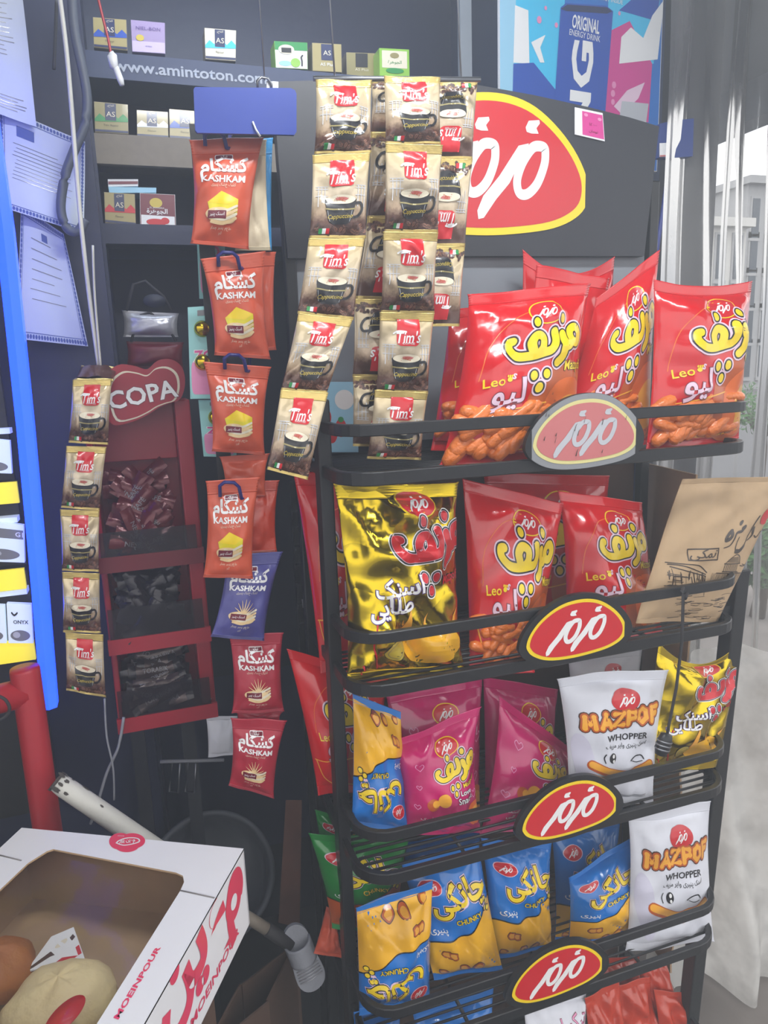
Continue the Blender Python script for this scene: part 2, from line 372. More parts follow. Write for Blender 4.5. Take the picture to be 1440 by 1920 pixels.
# ------------------------------------------------------------------ artwork of the packs
def _zp(x, y):
    p = at(960+x/6, 1100+y/6, 1.045); return p.x, p.z
_c = _zp(725, 470); _hw = (_zp(1282, 470)[0]-_zp(166, 470)[0])/2
def zl(x, y):
    p = _zp(x, y); return ((p[0]-_c[0])/_hw, (p[1]-_c[1])/_hw)
EGG = [zl(*p) for p in [(166, 655), (200, 545), (290, 410), (420, 285), (560, 195), (700, 145), (850, 125), (990, 145), (1120, 215), (1220, 310), (1278, 420), (1270, 525), (1205, 603), (1080, 675), (900, 735), (700, 785), (500, 815), (350, 810), (230, 765), (180, 710)]]
def smooth_closed(P, n=4):
    P = [Vector((*p, 0)) for p in P]; S = []; L = len(P)
    for i in range(L):
        a, b, c, d = P[i-1], P[i], P[(i+1) % L], P[(i+2) % L]
        for k in range(n):
            t = k/n; q = .5*((2*b)+(c-a)*t+(2*a-5*b+4*c-d)*t*t+(3*b-a-3*c+d)*t**3); S.append((q.x, q.y))
    return S
EGG = smooth_closed(EGG)
def add_logo(a, m, layer, k=1, cx=0, cy=0, rot=0):
    o = Art(2, 2); wd = 44/558
    for dx, dy in ((0, 0), (-277, 48)):
        g = lambda pts: [zl(x+dx, y+dy) for x, y in pts]
        o.poly(g([(930, 250), (948, 216), (1006, 200), (1010, 214), (990, 240), (1002, 262), (962, 270), (936, 268)]), m, layer)
        o.stroke(g([(985, 322), (1030, 318), (1038, 345), (1030, 400), (990, 490), (935, 548), (890, 553), (878, 500), (906, 420), (952, 350)]), wd, m, layer, closed=True)
        o.poly(g([(946, 318), (890, 340), (868, 372), (780, 500), (690, 608), (655, 682), (660, 720), (690, 708), (760, 610), (836, 520), (880, 440), (930, 380)]), m, layer)
    a.place(o, cx, cy, k, rot)
def plate_art(red='ink_red', yel='ink_yellow', wh='ink_white', rim=None):
    a = Art(2, 2)
    if rim: a.poly([(x*1.13, y*1.17) for x, y in EGG], rim, 1)
    a.poly(EGG, yel, 2); a.poly([(x*.93-.002, y*.89) for x, y in EGG], red, 3); add_logo(a, wh, 4); return a
PLATE = plate_art(); PLATE_FADED = plate_art('ink_redfade', 'ink_yelfade', 'ink_silver', 'ink_greyfade')
_rs = random.Random(12)
for _k in range(16):
    _x, _y = _rs.uniform(-.8, .8), _rs.uniform(-.4, .45); _l = _rs.uniform(.02, .09)
    PLATE_FADED.stroke([(_x, _y), (_x+_l*.3, _y+_l), (_x+_l*.6, _y+_l*1.5)], _rs.uniform(.006, .02), 'ink_ink', 6, taper=.3)
def centred(a):
    """shift art drawn about the origin into 0..W, 0..H"""
    a.it = [(l, m, [(x+a.W/2, y+a.H/2) for x, y in vs], fs) for l, m, vs, fs in a.it]; return a
def mini(a, cx, cy, hw, layer=2, ring='ink_yellow', rot=0, red='ink_red', hh=.62, wh='ink_white'):
    a.ell(cx, cy, hw*1.08, hw*hh*1.1, ring, layer, rot); a.ell(cx, cy, hw, hw*hh, red, layer+1, rot); add_logo(a, wh, layer+2, hw*.98, cx, cy, rot)
# the bubbly title, drawn as strokes about its own centre, half width 1
def title(cols, w0=.19):
    a = Art(2, 2); q = lambda x, y: ((x-490)/145, (470-y)/145)
    for i, (m, gw) in enumerate(cols):
        w = w0+gw; L = 1+i
        S = lambda pts, **k: a.stroke([q(*p) for p in pts], w, m, L, **k)
        S([(590, 425), (612, 418), (628, 438), (618, 464), (596, 466), (584, 446)], closed=True)
        S([(588, 462), (572, 478), (556, 460), (552, 436)]); S([(560, 476), (553, 506), (534, 524)])
        S([(520, 424), (523, 458), (508, 482), (480, 488), (430, 494), (388, 488), (362, 464), (364, 440), (378, 436)])
        S([(440, 484), (434, 452), (450, 430), (474, 440), (474, 468), (462, 484)])
        for x, y in ((556, 384), (453, 387), (446, 558), (491, 558), (467, 598)): a.ell(*q(x, y), .085+gw/2, .105+gw/2, m, L)
    return a
T_YEL = title([('ink_pale', .15), ('ink_black', .075), ('ink_yellow', 0)])
T_RED = title([('ink_white', .13), ('ink_black', .085), ('ink_pale', .02), ('ink_goldred', 0)])
def heart(a, x, y, s, m, layer=1, w=.008):
    a.stroke([(x, y-s), (x-s*.9, y+s*.1), (x-s*.55, y+s*.75), (x, y+s*.3), (x+s*.55, y+s*.75), (x+s*.9, y+s*.1), (x, y-s)], w, m, layer)
def art_red():
    a = Art(1, 1.32)
    a.ell(.80, .40, .33, .34, 'ink_dkorange', 1); a.ell(.84, .36, .24, .26, 'ink_orange', 2); a.ell(.88, .33, .15, .17, 'ink_amber', 3)
    a.stroke([(.10, .62), (.14, .86), (.30, 1.06), (.55, 1.14)], .007, 'ink_orange', 1); a.stroke([(.95, 1.0), (.97, .7), (.9, .5)], .007, 'ink_orange', 1)
    mini(a, .56, 1.10, .135); a.place(T_YEL, .57, .84, .33, .08, 3)
    a.text('Mazpof', .86, .70, .10, 'ink_black', 4, rot=.1, off=.05, width=.2); a.text('Mazpof', .86, .70, .10, 'ink_yellow', 5, rot=.1, off=.01, width=.2)
    a.text('Leo', .20, .60, .10, 'ink_yellow', 4, rot=.12, off=.012); a.ell(.31, .615, .022, .018, 'ink_yellow', 4)
    for k in range(3): a.ell(.292+k*.018, .64, .008, .01, 'ink_yellow', 4, n=10)
    a.text('لیو', .32, .50, .24, 'ink_maroon', 4, rot=.08, off=.045); a.text('لیو', .32, .50, .24, 'ink_pale', 5, rot=.08, off=.02); a.text('s', .345, .635, .09, 'ink_pale', 5, rot=-.3, off=.02)
    a.stroke([(.04, .36), (.16, .37), (.40, .40), (.62, .44)], .010, 'ink_amber', 3); a.stroke([(.05, .36), (.12, .2), (.3, .125), (.6, .11), (.9, .15)], .012, 'ink_amber', 3)
    a.text('اسنک پنیری لیو', .70, .135, .045, 'ink_black', 4, off=.01)
    return a
def art_gold():
    a = Art(1, 1.45)
    for pts in ([(.52, .25), (.66, .5), (.60, .30)], [(.4, .3), (.5, .55), (.5, .3)], [(.75, .28), (.95, .52), (.86, .3)]): a.poly(pts, 'ink_amber', 1)
    a.ell(.68, .26, .26, .15, 'ink_chunkyel', 2)
    mini(a, .58, 1.30, .15); a.place(T_RED, .70, .98, .35, .08, 3)
    a.text('Mazpof', .90, .74, .1, 'ink_black', 4, rot=.15, off=.045, width=.2); a.text('Mazpof', .90, .74, .1, 'ink_goldred', 5, rot=.15, off=.01, width=.2)
    for t, x, y, s in (('اسنک', .40, .70, .17), ('طلایی', .33, .55, .17)):
        a.text(t, x, y, s, 'ink_purple', 4, off=.055, rot=.12); a.text(t, x, y, s, 'ink_white', 5, off=.022, rot=.12)
    a.ell(.34, .26, .085, .085, 'ink_black', 3); a.ell(.34, .26, .08, .08, 'ink_gold', 4); a.stroke([(.34+.06*math.cos(k*PI/6), .26+.06*math.sin(k*PI/6)) for k in range(12)], .006, 'ink_olive', 5, closed=True)
    a.stroke([(.2, .5), (.17, .3), (.24, .1)], .012, 'ink_goldred', 3); a.stroke([(.1, .14), (.12, .06)], .014, 'ink_goldred', 3)
    return a
def art_love():
    a = Art(1, 1.3)
    mini(a, .56, 1.06, .13); a.place(T_YEL, .62, .82, .27, .12, 3)
    a.text('Mazpof', .80, .66, .07, 'ink_black', 4, rot=.2, off=.05, width=.18); a.text('Mazpof', .80, .66, .07, 'ink_yellow', 5, rot=.2, off=.01, width=.18)
    for t, y, s in (('Love', .58, .075), ('Snack', .50, .095)): a.text(t, .74, y, s, 'ink_black', 4, rot=.12, off=.05); a.text(t, .74, y, s, 'ink_white', 5, rot=.12, off=.015)
    for x, y, s in ((.2, .95, .05), (.92, .83, .05), (.16, .7, .03), (.9, .5, .045), (.12, .45, .035), (.84, .28, .03)): heart(a, x, y, s, 'ink_pink', 1)
    a.ell(.30, .49, .085, .075, 'ink_dkorange', 2); a.ell(.44, .53, .08, .085, 'ink_amber', 2, .4); a.ell(.33, .50, .05, .045, 'ink_amber', 3)
    a.ell(.92, .28, .13, .14, 'ink_orange', 2); a.ell(.93, .27, .09, .1, 'ink_amber', 3)
    a.text('اسنک', .22, .31, .06, 'ink_white', 3, off=.01); a.text('قلبی', .22, .24, .06, 'ink_white', 3, off=.01)
    return a
def art_whopper():
    a = Art(1, 1.3)
    a.ell(.14, .45, .10, .33, 'ink_mist', 1, .2)
    mini(a, .55, 1.07, .14, ring='ink_red')
    LT = {'M': [[(0, 0), (.1, .9), (.5, .35), (.9, .9), (1, 0)]], 'A': [[(0, 0), (.5, 1), (1, 0)], [(.2, .3), (.8, .3)]], 'Z': [[(0, .95), (1, .95), (0, .05), (1, .05)]], 'P': [[(.1, 0), (.1, .95), (.8, .9), (.85, .5), (.15, .42)]],
          'O': [[(.5, 0), (.05, .3), (.1, .8), (.5, 1), (.9, .8), (.95, .3), (.5, 0)]], 'F': [[(.1, 0), (.1, .95), (.9, .95)], [(.1, .5), (.7, .5)]]}
    for i, (t, x) in enumerate((('M', .13), ('A', .285), ('Z', .42), ('P', .555), ('O', .68), ('F', .82))):
        for P in LT[t]:
            Q = [(x+px*.095, .835+.006*i+py*.12) for px, py in P]
            for w_, m, l in ((.095, 'ink_brown', 2), (.075, 'ink_dkorange', 3), (.045, 'ink_amber', 4)): a.stroke(Q, w_, m, l, smooth=False)
    a.text('WHOPPER', .56, .73, .085, 'ink_black', 2, off=.018, width=.46); a.text('اسنک پنیری وایر مزپف', .56, .645, .06, 'ink_black', 2, off=.006, width=.48)
    a.stroke([(.33, .57), (.315, .53), (.33, .48)], .01, 'ink_black', 2); a.ell(.40, .53, .038, .052, 'ink_black', 2); a.ell(.405, .55, .014, .02, 'ink_white', 3); a.ell(.41, .50, .012, .016, 'ink_white', 3)
    a.stroke([(.60, .50), (.66, .54), (.73, .54), (.77, .50)], .012, 'ink_black', 2); a.stroke([(.62, .495), (.68, .475), (.75, .485)], .008, 'ink_black', 2)
    a.stroke([(.20, .45), (.34, .39), (.50, .35), (.68, .38), (.84, .44)], .10, 'ink_dkorange', 2); a.stroke([(.20, .455), (.34, .40), (.50, .362), (.68, .39), (.84, .45)], .065, 'ink_amber', 3)
    for i in range(2): a.rect(.50, .12-i*.022, .86, .127-i*.022, 'ink_grey', 2)
    return a
def art_chunky(blue='ink_chunkblue', under='ink_chunkyel', seedv=1):
    a = Art(1, 1.5); rr = random.Random(seedv)
    edge = [(0, .52), (.12, .55), (.3, .56), (.5, .60), (.66, .68), (.8, .80), (1, .90)]
    a.poly([(0, 0), (1, 0)]+edge[::-1], under, 1); a.stroke(edge, .016, 'ink_black', 2)
    for _ in range(5):
        x, y = rr.uniform(.12, .9), rr.uniform(.12, .42); s = rr.uniform(.04, .07)
        P = smooth_closed([(x+s*rr.uniform(.7, 1.25)*math.cos(k*PI/4), y+s*rr.uniform(.7, 1.2)*math.sin(k*PI/4)) for k in range(8)])
        a.poly([(x+(p-x)*1.15, y+(q-y)*1.15) for p, q in P], 'ink_brown', 2); a.poly(P, 'ink_dkorange', 3); a.poly([(x+(p-x)*.7-.004, y+(q-y)*.7+.004) for p, q in P], 'ink_amber', 4)
    a.poly([(0, 0), (1, 0), (1, .05), (.6, .10), (.3, .07), (0, .09)], blue, 3)
    mini(a, .22, 1.20, .13, ring='ink_pale')
    for m, o, l in (('ink_pale', .085, 4), ('ink_black', .065, 5), ('ink_yellow', .03, 6)): a.text('چانکی', .55, 1.03, .36, m, l, rot=.16, off=o, width=.72)
    a.text('CHUNKY', .60, .80, .085, 'ink_black', 5, rot=.14, off=.06, width=.34); a.text('CHUNKY', .60, .80, .085, 'ink_yellow', 6, rot=.14, off=.015, width=.34)
    for x, y in ((.86, .84), (.91, .89), (.92, .80)): a.ell(x, y, .037, .037, 'ink_black', 5); a.ell(x, y, .027, .027, 'ink_yellow', 6)
    a.text('پنیری', .20, .66, .10, 'ink_white', 4, off=.012)
    a.text('2021', .16, 1.36, .05, 'ink_navy', 3, off=.02) if seedv == 99 else None
    return a
KQ = [(1277, 898), (1475, 893), (1345, 1165), (1190, 1168)]
def art_kraft():
    a = Art(1, 1); k = 'ink_ink'
    W_ = [at(*p, Y) for p, Y in zip(KQ, (1.115, 1.115, 1.10, 1.10))]
    def uv(x, y):
        x, y = 1200+x/6, 880+y/6; u = v = .5
        def P(u, v): return ((KQ[3][0]*(1-u)+KQ[2][0]*u)*(1-v)+(KQ[0][0]*(1-u)+KQ[1][0]*u)*v, (KQ[3][1]*(1-u)+KQ[2][1]*u)*(1-v)+(KQ[0][1]*(1-u)+KQ[1][1]*u)*v)
        for _ in range(12):
            p = P(u, v); e = 1e-4; pu = P(u+e, v); pv = P(u, v+e); a_, b_, c_, d_ = (pu[0]-p[0])/e, (pv[0]-p[0])/e, (pu[1]-p[1])/e, (pv[1]-p[1])/e; D = a_*d_-b_*c_; rx, ry = x-p[0], y-p[1]
            u += (rx*d_-b_*ry)/D; v += (a_*ry-c_*rx)/D
        return u, v
    def S(pts, w=.012, **q): a.stroke([uv(*p) for p in pts], w, k, 1, **q)
    S([(935, 680), (900, 710), (860, 775), (905, 765), (935, 720), (930, 680)], .030); S([(1085, 635), (1040, 680), (985, 700), (950, 770), (900, 840), (835, 865)], .026, taper=.25); S([(1045, 600), (1062, 580)], .026); S([(1085, 635), (1060, 650)], .032)
    S([(1265, 520), (1210, 600), (1160, 720), (1080, 850), (1000, 905), (960, 895), (975, 820), (1010, 745)], .018, taper=.4); S([(1080, 850), (1010, 900), (965, 900)], .03); S([(1215, 655), (1215, 720), (1180, 765), (1140, 790)], .03, taper=.3)
    S([(1370, 690), (1330, 700), (1310, 730), (1270, 760), (1240, 740)], .010); S([(1320, 770), (1330, 765)], .012)
    a.ell(*uv(1400, 520), .085, .06, 'ink_red', 2)
    for p in ([(452, 882), (772, 868)], [(458, 1003), (772, 998)], [(452, 882), (458, 1003)], [(772, 868), (772, 998)]): S(p, .009)
    c = uv(615, 940); a.text('نمکی', c[0], c[1], .085, k, 1, off=.012, width=abs(uv(745, 940)[0]-uv(485, 940)[0]))
    rr = random.Random(5)
    for p in ([(235, 1030), (400, 1045), (560, 1060), (655, 1140)], [(250, 1050), (420, 1070), (640, 1160)], [(270, 1075), (640, 1180)]): S(p, .007)
    for i in range(26):
        x = rr.uniform(230, 640); y = rr.uniform(1090, 1180)+(x-230)*.12; S([(x, y), (x+rr.uniform(-12, 12), y+rr.uniform(60, 180))], rr.uniform(.003, .009))
    for i in range(14): y = rr.uniform(1150, 1340); S([(rr.uniform(200, 320), y), (rr.uniform(340, 480), y+rr.uniform(0, 25))], rr.uniform(.003, .007))
    S([(850, 1040), (900, 990), (980, 940), (1040, 970), (1055, 1040)], .006); S([(840, 1040), (1060, 1045)], .007); S([(825, 1130), (1030, 1140)], .008)
    for i in range(9): S([(850+i*22, 1045), (835+i*22, 1130)], .006)
    for i in range(7): S([(870+i*8, 1020-i*8), (1040-i*4, 1030-i*10)], .003)
    for i in range(24): x = 720+i*17; S([(x, 1150+rr.uniform(-8, 8)), (x-40+rr.uniform(-10, 10), 1270+rr.uniform(-10, 20))], rr.uniform(.003, .006))
    S([(760, 1145), (1140, 1160)], .006); S([(640, 1180), (600, 1320)], .006)
    for i in range(10): x = 1060+i*12; S([(x, 1080-rr.uniform(0, 30)), (x+rr.uniform(10, 40), 1080+rr.uniform(-20, 20))], .004)
    for i in range(40):
        x, y = rr.uniform(280, 880), rr.uniform(1400, 1680); S([(x, y), (x+70, y+rr.uniform(-12, 12)), (x+rr.uniform(90, 160), y+rr.uniform(-20, 5))], rr.uniform(.003, .006))
    return a
def art_coffee():
    a = Art(1, 1.42); rr = random.Random(3)
    for i in range(75):
        x, y = rr.uniform(.02, .98), rr.uniform(.06, .22)+.07*rr.random()*abs(rr.uniform(-1, 1)); t = rr.uniform(0, PI)
        m = rr.choice(['ink_bean', 'ink_bean', 'ink_beanlight', 'ink_brown']); a.ell(x, y, .042, .028, m, 1, t, 10); a.stroke([(x-.03*math.cos(t), y-.03*math.sin(t)), (x+.03*math.cos(t), y+.03*math.sin(t))], .006, 'ink_ink', 2)
    for x in (.10, .16, .22, .80, .86, .92): a.rect(x, .5+.1*rr.random(), x+.012, .86, 'ink_silver', 1)
    for y in (.86, .82, .70): a.rect(.06, y, .28, y+.012, 'ink_silver', 1); a.rect(.76, y, .95, y+.012, 'ink_silver', 1)
    a.rect(.14, .07, .20, .155, 'ink_green', 3); a.rect(.20, .07, .26, .155, 'ink_white', 3); a.rect(.26, .07, .32, .155, 'ink_red', 3)
    a.poly([(.29, .93), (.31, .86)]+[(.31, .88), (.36, .85), (.66, .85), (.71, .88), (.72, 1.3), (.30, 1.3)], 'ink_red', 2)
    a.text("Tim's", .51, 1.0, .27, 'ink_white', 3, rot=.05, shear=.22, off=.012, width=.46); a.stroke([(.24, 1.06), (.32, 1.10), (.46, 1.09)], .03, 'ink_white', 3)
    a.text('COFFEE', .51, .895, .052, 'ink_white', 3, width=.24)
    # cup
    a.stroke([(.74, .56), (.86, .57), (.89, .47), (.82, .36), (.70, .33)], .045, 'ink_black', 3)
    a.poly([(.22, .62), (.26, .40), (.31, .26), (.38, .22), (.60, .22), (.68, .26), (.74, .42), (.78, .62)], 'ink_black', 4)
    a.stroke([(.235, .48), (.5, .455), (.765, .48)], .024, 'ink_olive', 5)
    for x in (.27, .71): a.stroke([(x, .45), (x+(.5-x)*.2, .27)], .006, 'ink_silver', 5)
    a.ell(.5, .62, .28, .085, 'ink_black', 5); a.ell(.5, .632, .265, .078, 'ink_cream', 6); a.ell(.52, .645, .10, .03, 'ink_redfade', 7)
    for i in range(30): a.ell(.52+rr.gauss(0, .07), .64+rr.gauss(0, .022), .009, .006, 'ink_dkorange', 8, n=6)
    a.text('Cappuccino', .50, .34, .10, 'ink_gold', 6, rot=.06, shear=.25, width=.44)
    return a
def art_kashkam(cheese=True, sub=('ink_yellow', 'ink_cream2')):
    a = Art(1, 1.42)
    a.rect(.33, 1.12, .60, 1.20, 'ink_white', 1, .02); a.rect(.342, 1.132, .588, 1.188, 'ink_maroon', 2, .015); a.text('نیک', .465, 1.16, .06, 'ink_white', 3, off=.02)
    a.text('کشکام', .47, 1.0, .26, 'ink_white', 2, off=.035, width=.72); a.text('KASHKAM', .47, .86, .12, 'ink_white', 2, off=.03, width=.70)
    a.text('کشک خشک پنیری', .47, .775, .055, 'ink_cream', 2, width=.42)
    if cheese:
        a.poly([(.22, .55), (.44, .70), (.74, .60), (.74, .42), (.62, .34), (.28, .36)], 'ink_cheese', 2); a.poly([(.22, .55), (.44, .70), (.74, .60), (.58, .52)], 'ink_yellow', 3)
    else:
        for k in range(7): a.stroke([(.48, .42), (.48+.22*math.cos(.5+k*.36), .42+.26*math.sin(.5+k*.36))], .03, 'ink_cream2', 2, taper=.2)
    a.ell(.46, .38, .26, .10, 'ink_cream2', 4, -.1)
    for i in range(4): a.stroke([(.30+i*.02, .30+i*.05), (.5, .28+i*.05), (.72, .36+i*.05)], .035, 'ink_cream' if i % 2 else 'ink_cream2', 5)
    a.rect(.24, .34, .54, .44, 'ink_maroon', 6, .01); a.text('اسنک پنیر', .39, .39, .06, 'ink_white', 7, off=.01)
    a.text('طعم پنیر چدار', .47, .22, .05, 'ink_cream', 2, width=.36); a.text('گرم', .47, .16, .04, 'ink_cream', 2)
    return a
A_RED, A_GOLD, A_LOVE, A_WHOP, A_CHUNK, A_CHUNKG, A_KRAFT, A_COF = art_red(), art_gold(), art_love(), art_whopper(), art_chunky(), art_chunky('ink_green', 'ink_dkorange', 4), art_kraft(), art_coffee()
A_KASH, A_KASH2 = art_kashkam(), art_kashkam(False)

# ------------------------------------------------------------------ pillow bags
def bag(name, label, group, q, Y, T, film, art, N=24, M=30, cat='snack bag', pinch=.035, sb=.06, st=.07, crumple=.004, folds=7, seed=1, flip=False, dip=0, puffs=None, sealm=None, back=.6, rib=.0008, top_lean=0, sagb=0):
    """inflated film bag: q = its four corners (tl, tr, br, bl) as seen, Y = depth of top and bottom edge"""
    rr = random.Random(seed); yt, yb = Y
    ycor = lambda y: y if isinstance(y, tuple) else (y, y)
    (ytl, ytr), (ybl, ybr) = ycor(yt), ycor(yb)
    tl, tr, br, bl = at(*q[0], ytl), at(*q[1], ytr), at(*q[2], ybr), at(*q[3], ybl)
    R = ((tr-tl)+(br-bl))/2; U = ((tl-bl)+(tr-br))/2; W, Hh = R.length, U.length; n = R.cross(U).normalized(); rx = R.normalized(); uy = U.normalized()
    fl = []
    for k in range(folds):
        a = rr.uniform(0, PI); fl.append((math.cos(a)*W, math.sin(a)*Hh, rr.uniform(.02, .16)*1, rr.uniform(0, 1), rr.uniform(.5, 1)))
    cs = [(rr.choice((0, 1)), rr.choice((0, 1)), rr.uniform(.3, 1.2), rr.uniform(.3, 1)) for _ in range(4)]
    cre = []
    for _ in range(max(3, folds//2+1)):
        e = rr.choice(((0, rr.random()), (1, rr.random()), (rr.random(), 1), (rr.random(), 0), (0, 1), (1, 1), (0, 0), (1, 0))); cre.append((e, (e[0]+rr.uniform(.25, .55)*(1 if e[0] < .5 else -1), e[1]+rr.uniform(.15, .4)*(1 if e[1] < .5 else -1)), rr.choice((-1, 1, -1))*rr.uniform(.6, 1.4), rr.uniform(.025, .06)))
    ph = rr.random(); sd = Vector((seed*3.1, seed*1.7, 0))
    def tri(x): return abs((x % 1)*2-1)*2-1
    def prof(u, v):
        vv = (v-sb)/(1-sb-st)
        if vv <= 0 or vv >= 1: return 0, 0, vv
        pu = (1-abs(2*u-1)**2.4)**.75; pv = (1-abs(2*vv-1)**3.2)**.62; return pu, pv, vv
    def mid(u, v):
        p = (bl*(1-u)+br*u)*(1-v)+(tl*(1-u)+tr*u)*v
        p = p+rx*((.5-u)*2*pinch*W*math.sin(PI*min(1, max(0, v)))**.55)-uy*(dip*Hh*math.sin(PI*u)*v**4)-uy*(sagb*Hh*math.sin(PI*u)*(1-v)**4)
        return p+n*(W*.012*noise.noise(Vector((u*2.2, v*2.2, 0))+sd))+n*(W*.02*math.sin(2*PI*(u*1.3+ph))*(v**6+(1-v)**6))
    def height(u, v, side):
        pu, pv, vv = prof(u, v); h = T*pu*pv*(1 if side > 0 else back)
        if 0 < vv < 1:
            env = pu**.45*pv**.3; x, y = u, v; d = 0
            for a, b, L, f0, am in fl: d += am*tri((a*x+b*y)/L*.5+f0)
            d /= max(1, folds)**.5
            for cx, cy, sl, am in cs:
                ang = math.atan2((y-cy), (x-cx) if abs(x-cx) > 1e-6 else 1e-6); rad = math.hypot(x-cx, y-cy); d += am*.7*math.cos(ang*9*sl)*max(0, 1-rad/.6)
            for (ax, ay), (bx_, by_), am, wd in cre:
                dx, dy = bx_-ax, by_-ay; t = min(1, max(0, ((x-ax)*dx+(y-ay)*dy)/(dx*dx+dy*dy))); ds = math.hypot(x-ax-dx*t, y-ay-dy*t); d += 2.2*am*math.exp(-ds/wd)*(1-.7*t)
            d += 1.2*noise.noise(Vector((u*5, v*5, side))+sd)
            h += env*crumple*d
            pl = math.cos(2*PI*(u*6+ph))+.6*math.cos(2*PI*(u*11+ph*3)); dv = min(vv, 1-vv); h += T*.07*pl*math.exp(-dv/.07)*pu**.5*(1-math.exp(-dv/.02))
        return max(h, .0006) if 0 < vv < 1 else .0006
    if T >= .028: crumple = crumple*1.5
    org = (bl+br)/2-n*0; root = thing(name, org, label, cat, group)
    G = {}
    for side in (1, -1):
        G[side] = [[mid(i/N, j/M)+n*(side*height(i/N, j/M, side)) for i in range(N+1)] for j in range(M+1)]
    g = G[1]
    def nrm(i, j):
        a = g[j][min(N, i+1)]-g[j][max(0, i-1)]; b = g[min(M, j+1)][i]-g[max(0, j-1)][i]; c = a.cross(b); return c.normalized() if c.length > 1e-12 else n
    GN = [[nrm(i, j) for i in range(N+1)] for j in range(M+1)]
    def surf(u, v, l=0, eps=.00045):
        if flip: u, v = 1-u, 1-v
        x = min(max(u, 0), 1)*N; y = min(max(v, 0), 1)*M; i = min(N-1, int(x)); j = min(M-1, int(y)); a, b = x-i, y-j
        bl_ = lambda Q: (Q[j][i]*(1-a)+Q[j][i+1]*a)*(1-b)+(Q[j+1][i]*(1-a)+Q[j+1][i+1]*a)*b
        return bl_(g)+bl_(GN)*(eps*(.7+l*.6))
    jb, jt = max(1, round(sb*M)), M-max(1, round(st*M))
    def shell(j0, j1, m, mb, ribs=0):
        K = {}
        for side in (1, -1):
            for j in range(j0, j1+1):
                for i in range(N+1):
                    p = G[side][j][i]
                    K[(side, j, i)] = len(mb.v); mb.v.append(p-mb.org); mb.uv[K[(side, j, i)]] = (i/N, j/M)
        k = mb.mi(m)
        for side in (1, -1):
            for j in range(j0, j1):
                for i in range(N):
                    f = [K[(side, j, i)], K[(side, j, i+1)], K[(side, j+1, i+1)], K[(side, j+1, i)]]
                    mb.f.append(f if side > 0 else f[::-1]); mb.m.append(k); mb.s.append(True)
        for j in range(j0, j1):
            for i, d in ((0, 1), (N, -1)):
                f = [K[(1, j, i)], K[(1, j+1, i)], K[(-1, j+1, i)], K[(-1, j, i)]]; mb.f.append(f if d > 0 else f[::-1]); mb.m.append(k); mb.s.append(True)
    mb = MB(org); shell(jb, jt, film, mb)
    if art:
        mb.stamp(art, surf, N, M)
    mb.build('pouch', root)
    # crimped seals
    for nm, v0, v1 in (('bottom_seal', 0, jb/M), ('top_seal', jt/M, 1)):
        s = MB(org); R_ = 10; vs = []; fs = []
        for side in (1, -1):
            for r in range(R_+1):
                v = v0+(v1-v0)*r/R_
                for i in range(N+1):
                    u = i/N; rb = rib*(1 if r % 2 else -1)*(0 if r in (0, R_) else 1); end = (v1-v if nm == 'bottom_seal' else v-v0)/(v1-v0)
                    fl_ = n*(W*.018*noise.noise(Vector((u*4, 3+v0, seed)))*end+top_lean*end*(1 if nm == 'top_seal' else 0))
                    vs.append(mid(u, v)+n*(side*.0006+rb)+fl_)
        S_ = (R_+1)*(N+1)
        for side in (0, 1):
            for r in range(R_):
                for i in range(N):
                    a = side*S_+r*(N+1)+i; f = (a, a+1, a+N+2, a+N+1); fs.append(f if side == 0 else f[::-1])
        for r in range(R_):
            for i in (0, N): a = r*(N+1)+i; fs.append((a, a+N+1, S_+a+N+1, S_+a))
        for i in range(N):
            for r in (0, R_): a = r*(N+1)+i; fs.append((a, a+1, S_+a+1, S_+a))
        s.add(vs, fs, sealm or film, True); s.build(nm, root)
    if puffs:
        p = MB(org); rp = random.Random(seed+50)
        for k in range(puffs[0]):
            u, v = rp.uniform(puffs[1], puffs[2]), rp.uniform(puffs[3], puffs[4]); ang = rp.uniform(-.2, 1.1); L = rp.uniform(.10, .19)*W; rad = rp.uniform(.045, .06)*W
            c = surf(u, v)-n*rad*.72; d = rx*math.cos(ang)+uy*math.sin(ang); bend = rp.uniform(-.15, .15)
            pts = [c+d*(L*t)+(d.cross(n))*(L*bend*t*t) for t in (-1, -.9, -.6, -.2, .2, .6, .9, 1)]
            p.tube(pts, [rad*.35, rad*.75, rad, rad*1.04, rad*.98, rad, rad*.75, rad*.3], 'puff', 10)
        o = p.build('puffs_in_window', root); o['kind'] = 'stuff'
    root['_W'] = W; del root['_W']
    return root
# ------------------------------------------------------------------ setting
def structure(o): o['kind'] = 'structure'; return o
def slab(name, a, b, m):
    mb = MB(); mb.box(a, b, m); return structure(mb.build(name))
slab('floor', (-2.2, -2.5, -.06), (1.16, 2.3, 0), 'kiosk_floor')
slab('pavement', (1.16, -2.5, -.06), (4.6, 40, 0), 'concrete')
slab('road', (4.6, -2.5, -.12), (60, 60, -.06), 'asphalt')
slab('ceiling', (-2.2, -.6, 2.76), (2.42, 2.75, 2.82), 'awning')
slab('wall_back', (-2.2, 2.08, 0), (1.75, 2.16, 2.76), 'dark_navy')
slab('wall_left', (-1.0, .9, 0), (-.94, 2.08, 2.76), 'dark_navy')
slab('wall_partition', (-.94, 1.66, 0), (-.04, 1.70, 2.76), 'navy_panel')
mb = MB()
c0 = at(1238, 200, 1.72); c1 = at(1345, 300, 1.72)
mb.box((c0.x, 1.72, 0), (c1.x, 2.08, 2.76), 'dark_panel')
structure(mb.build('wall_right'))
mb = MB(); e0 = at(1228, 100, 1.70); mb.box((e0.x-.012, 1.69, 0), (e0.x+.02, 1.72, 2.76), 'shelf_blue'); structure(mb.build('trim_1'))
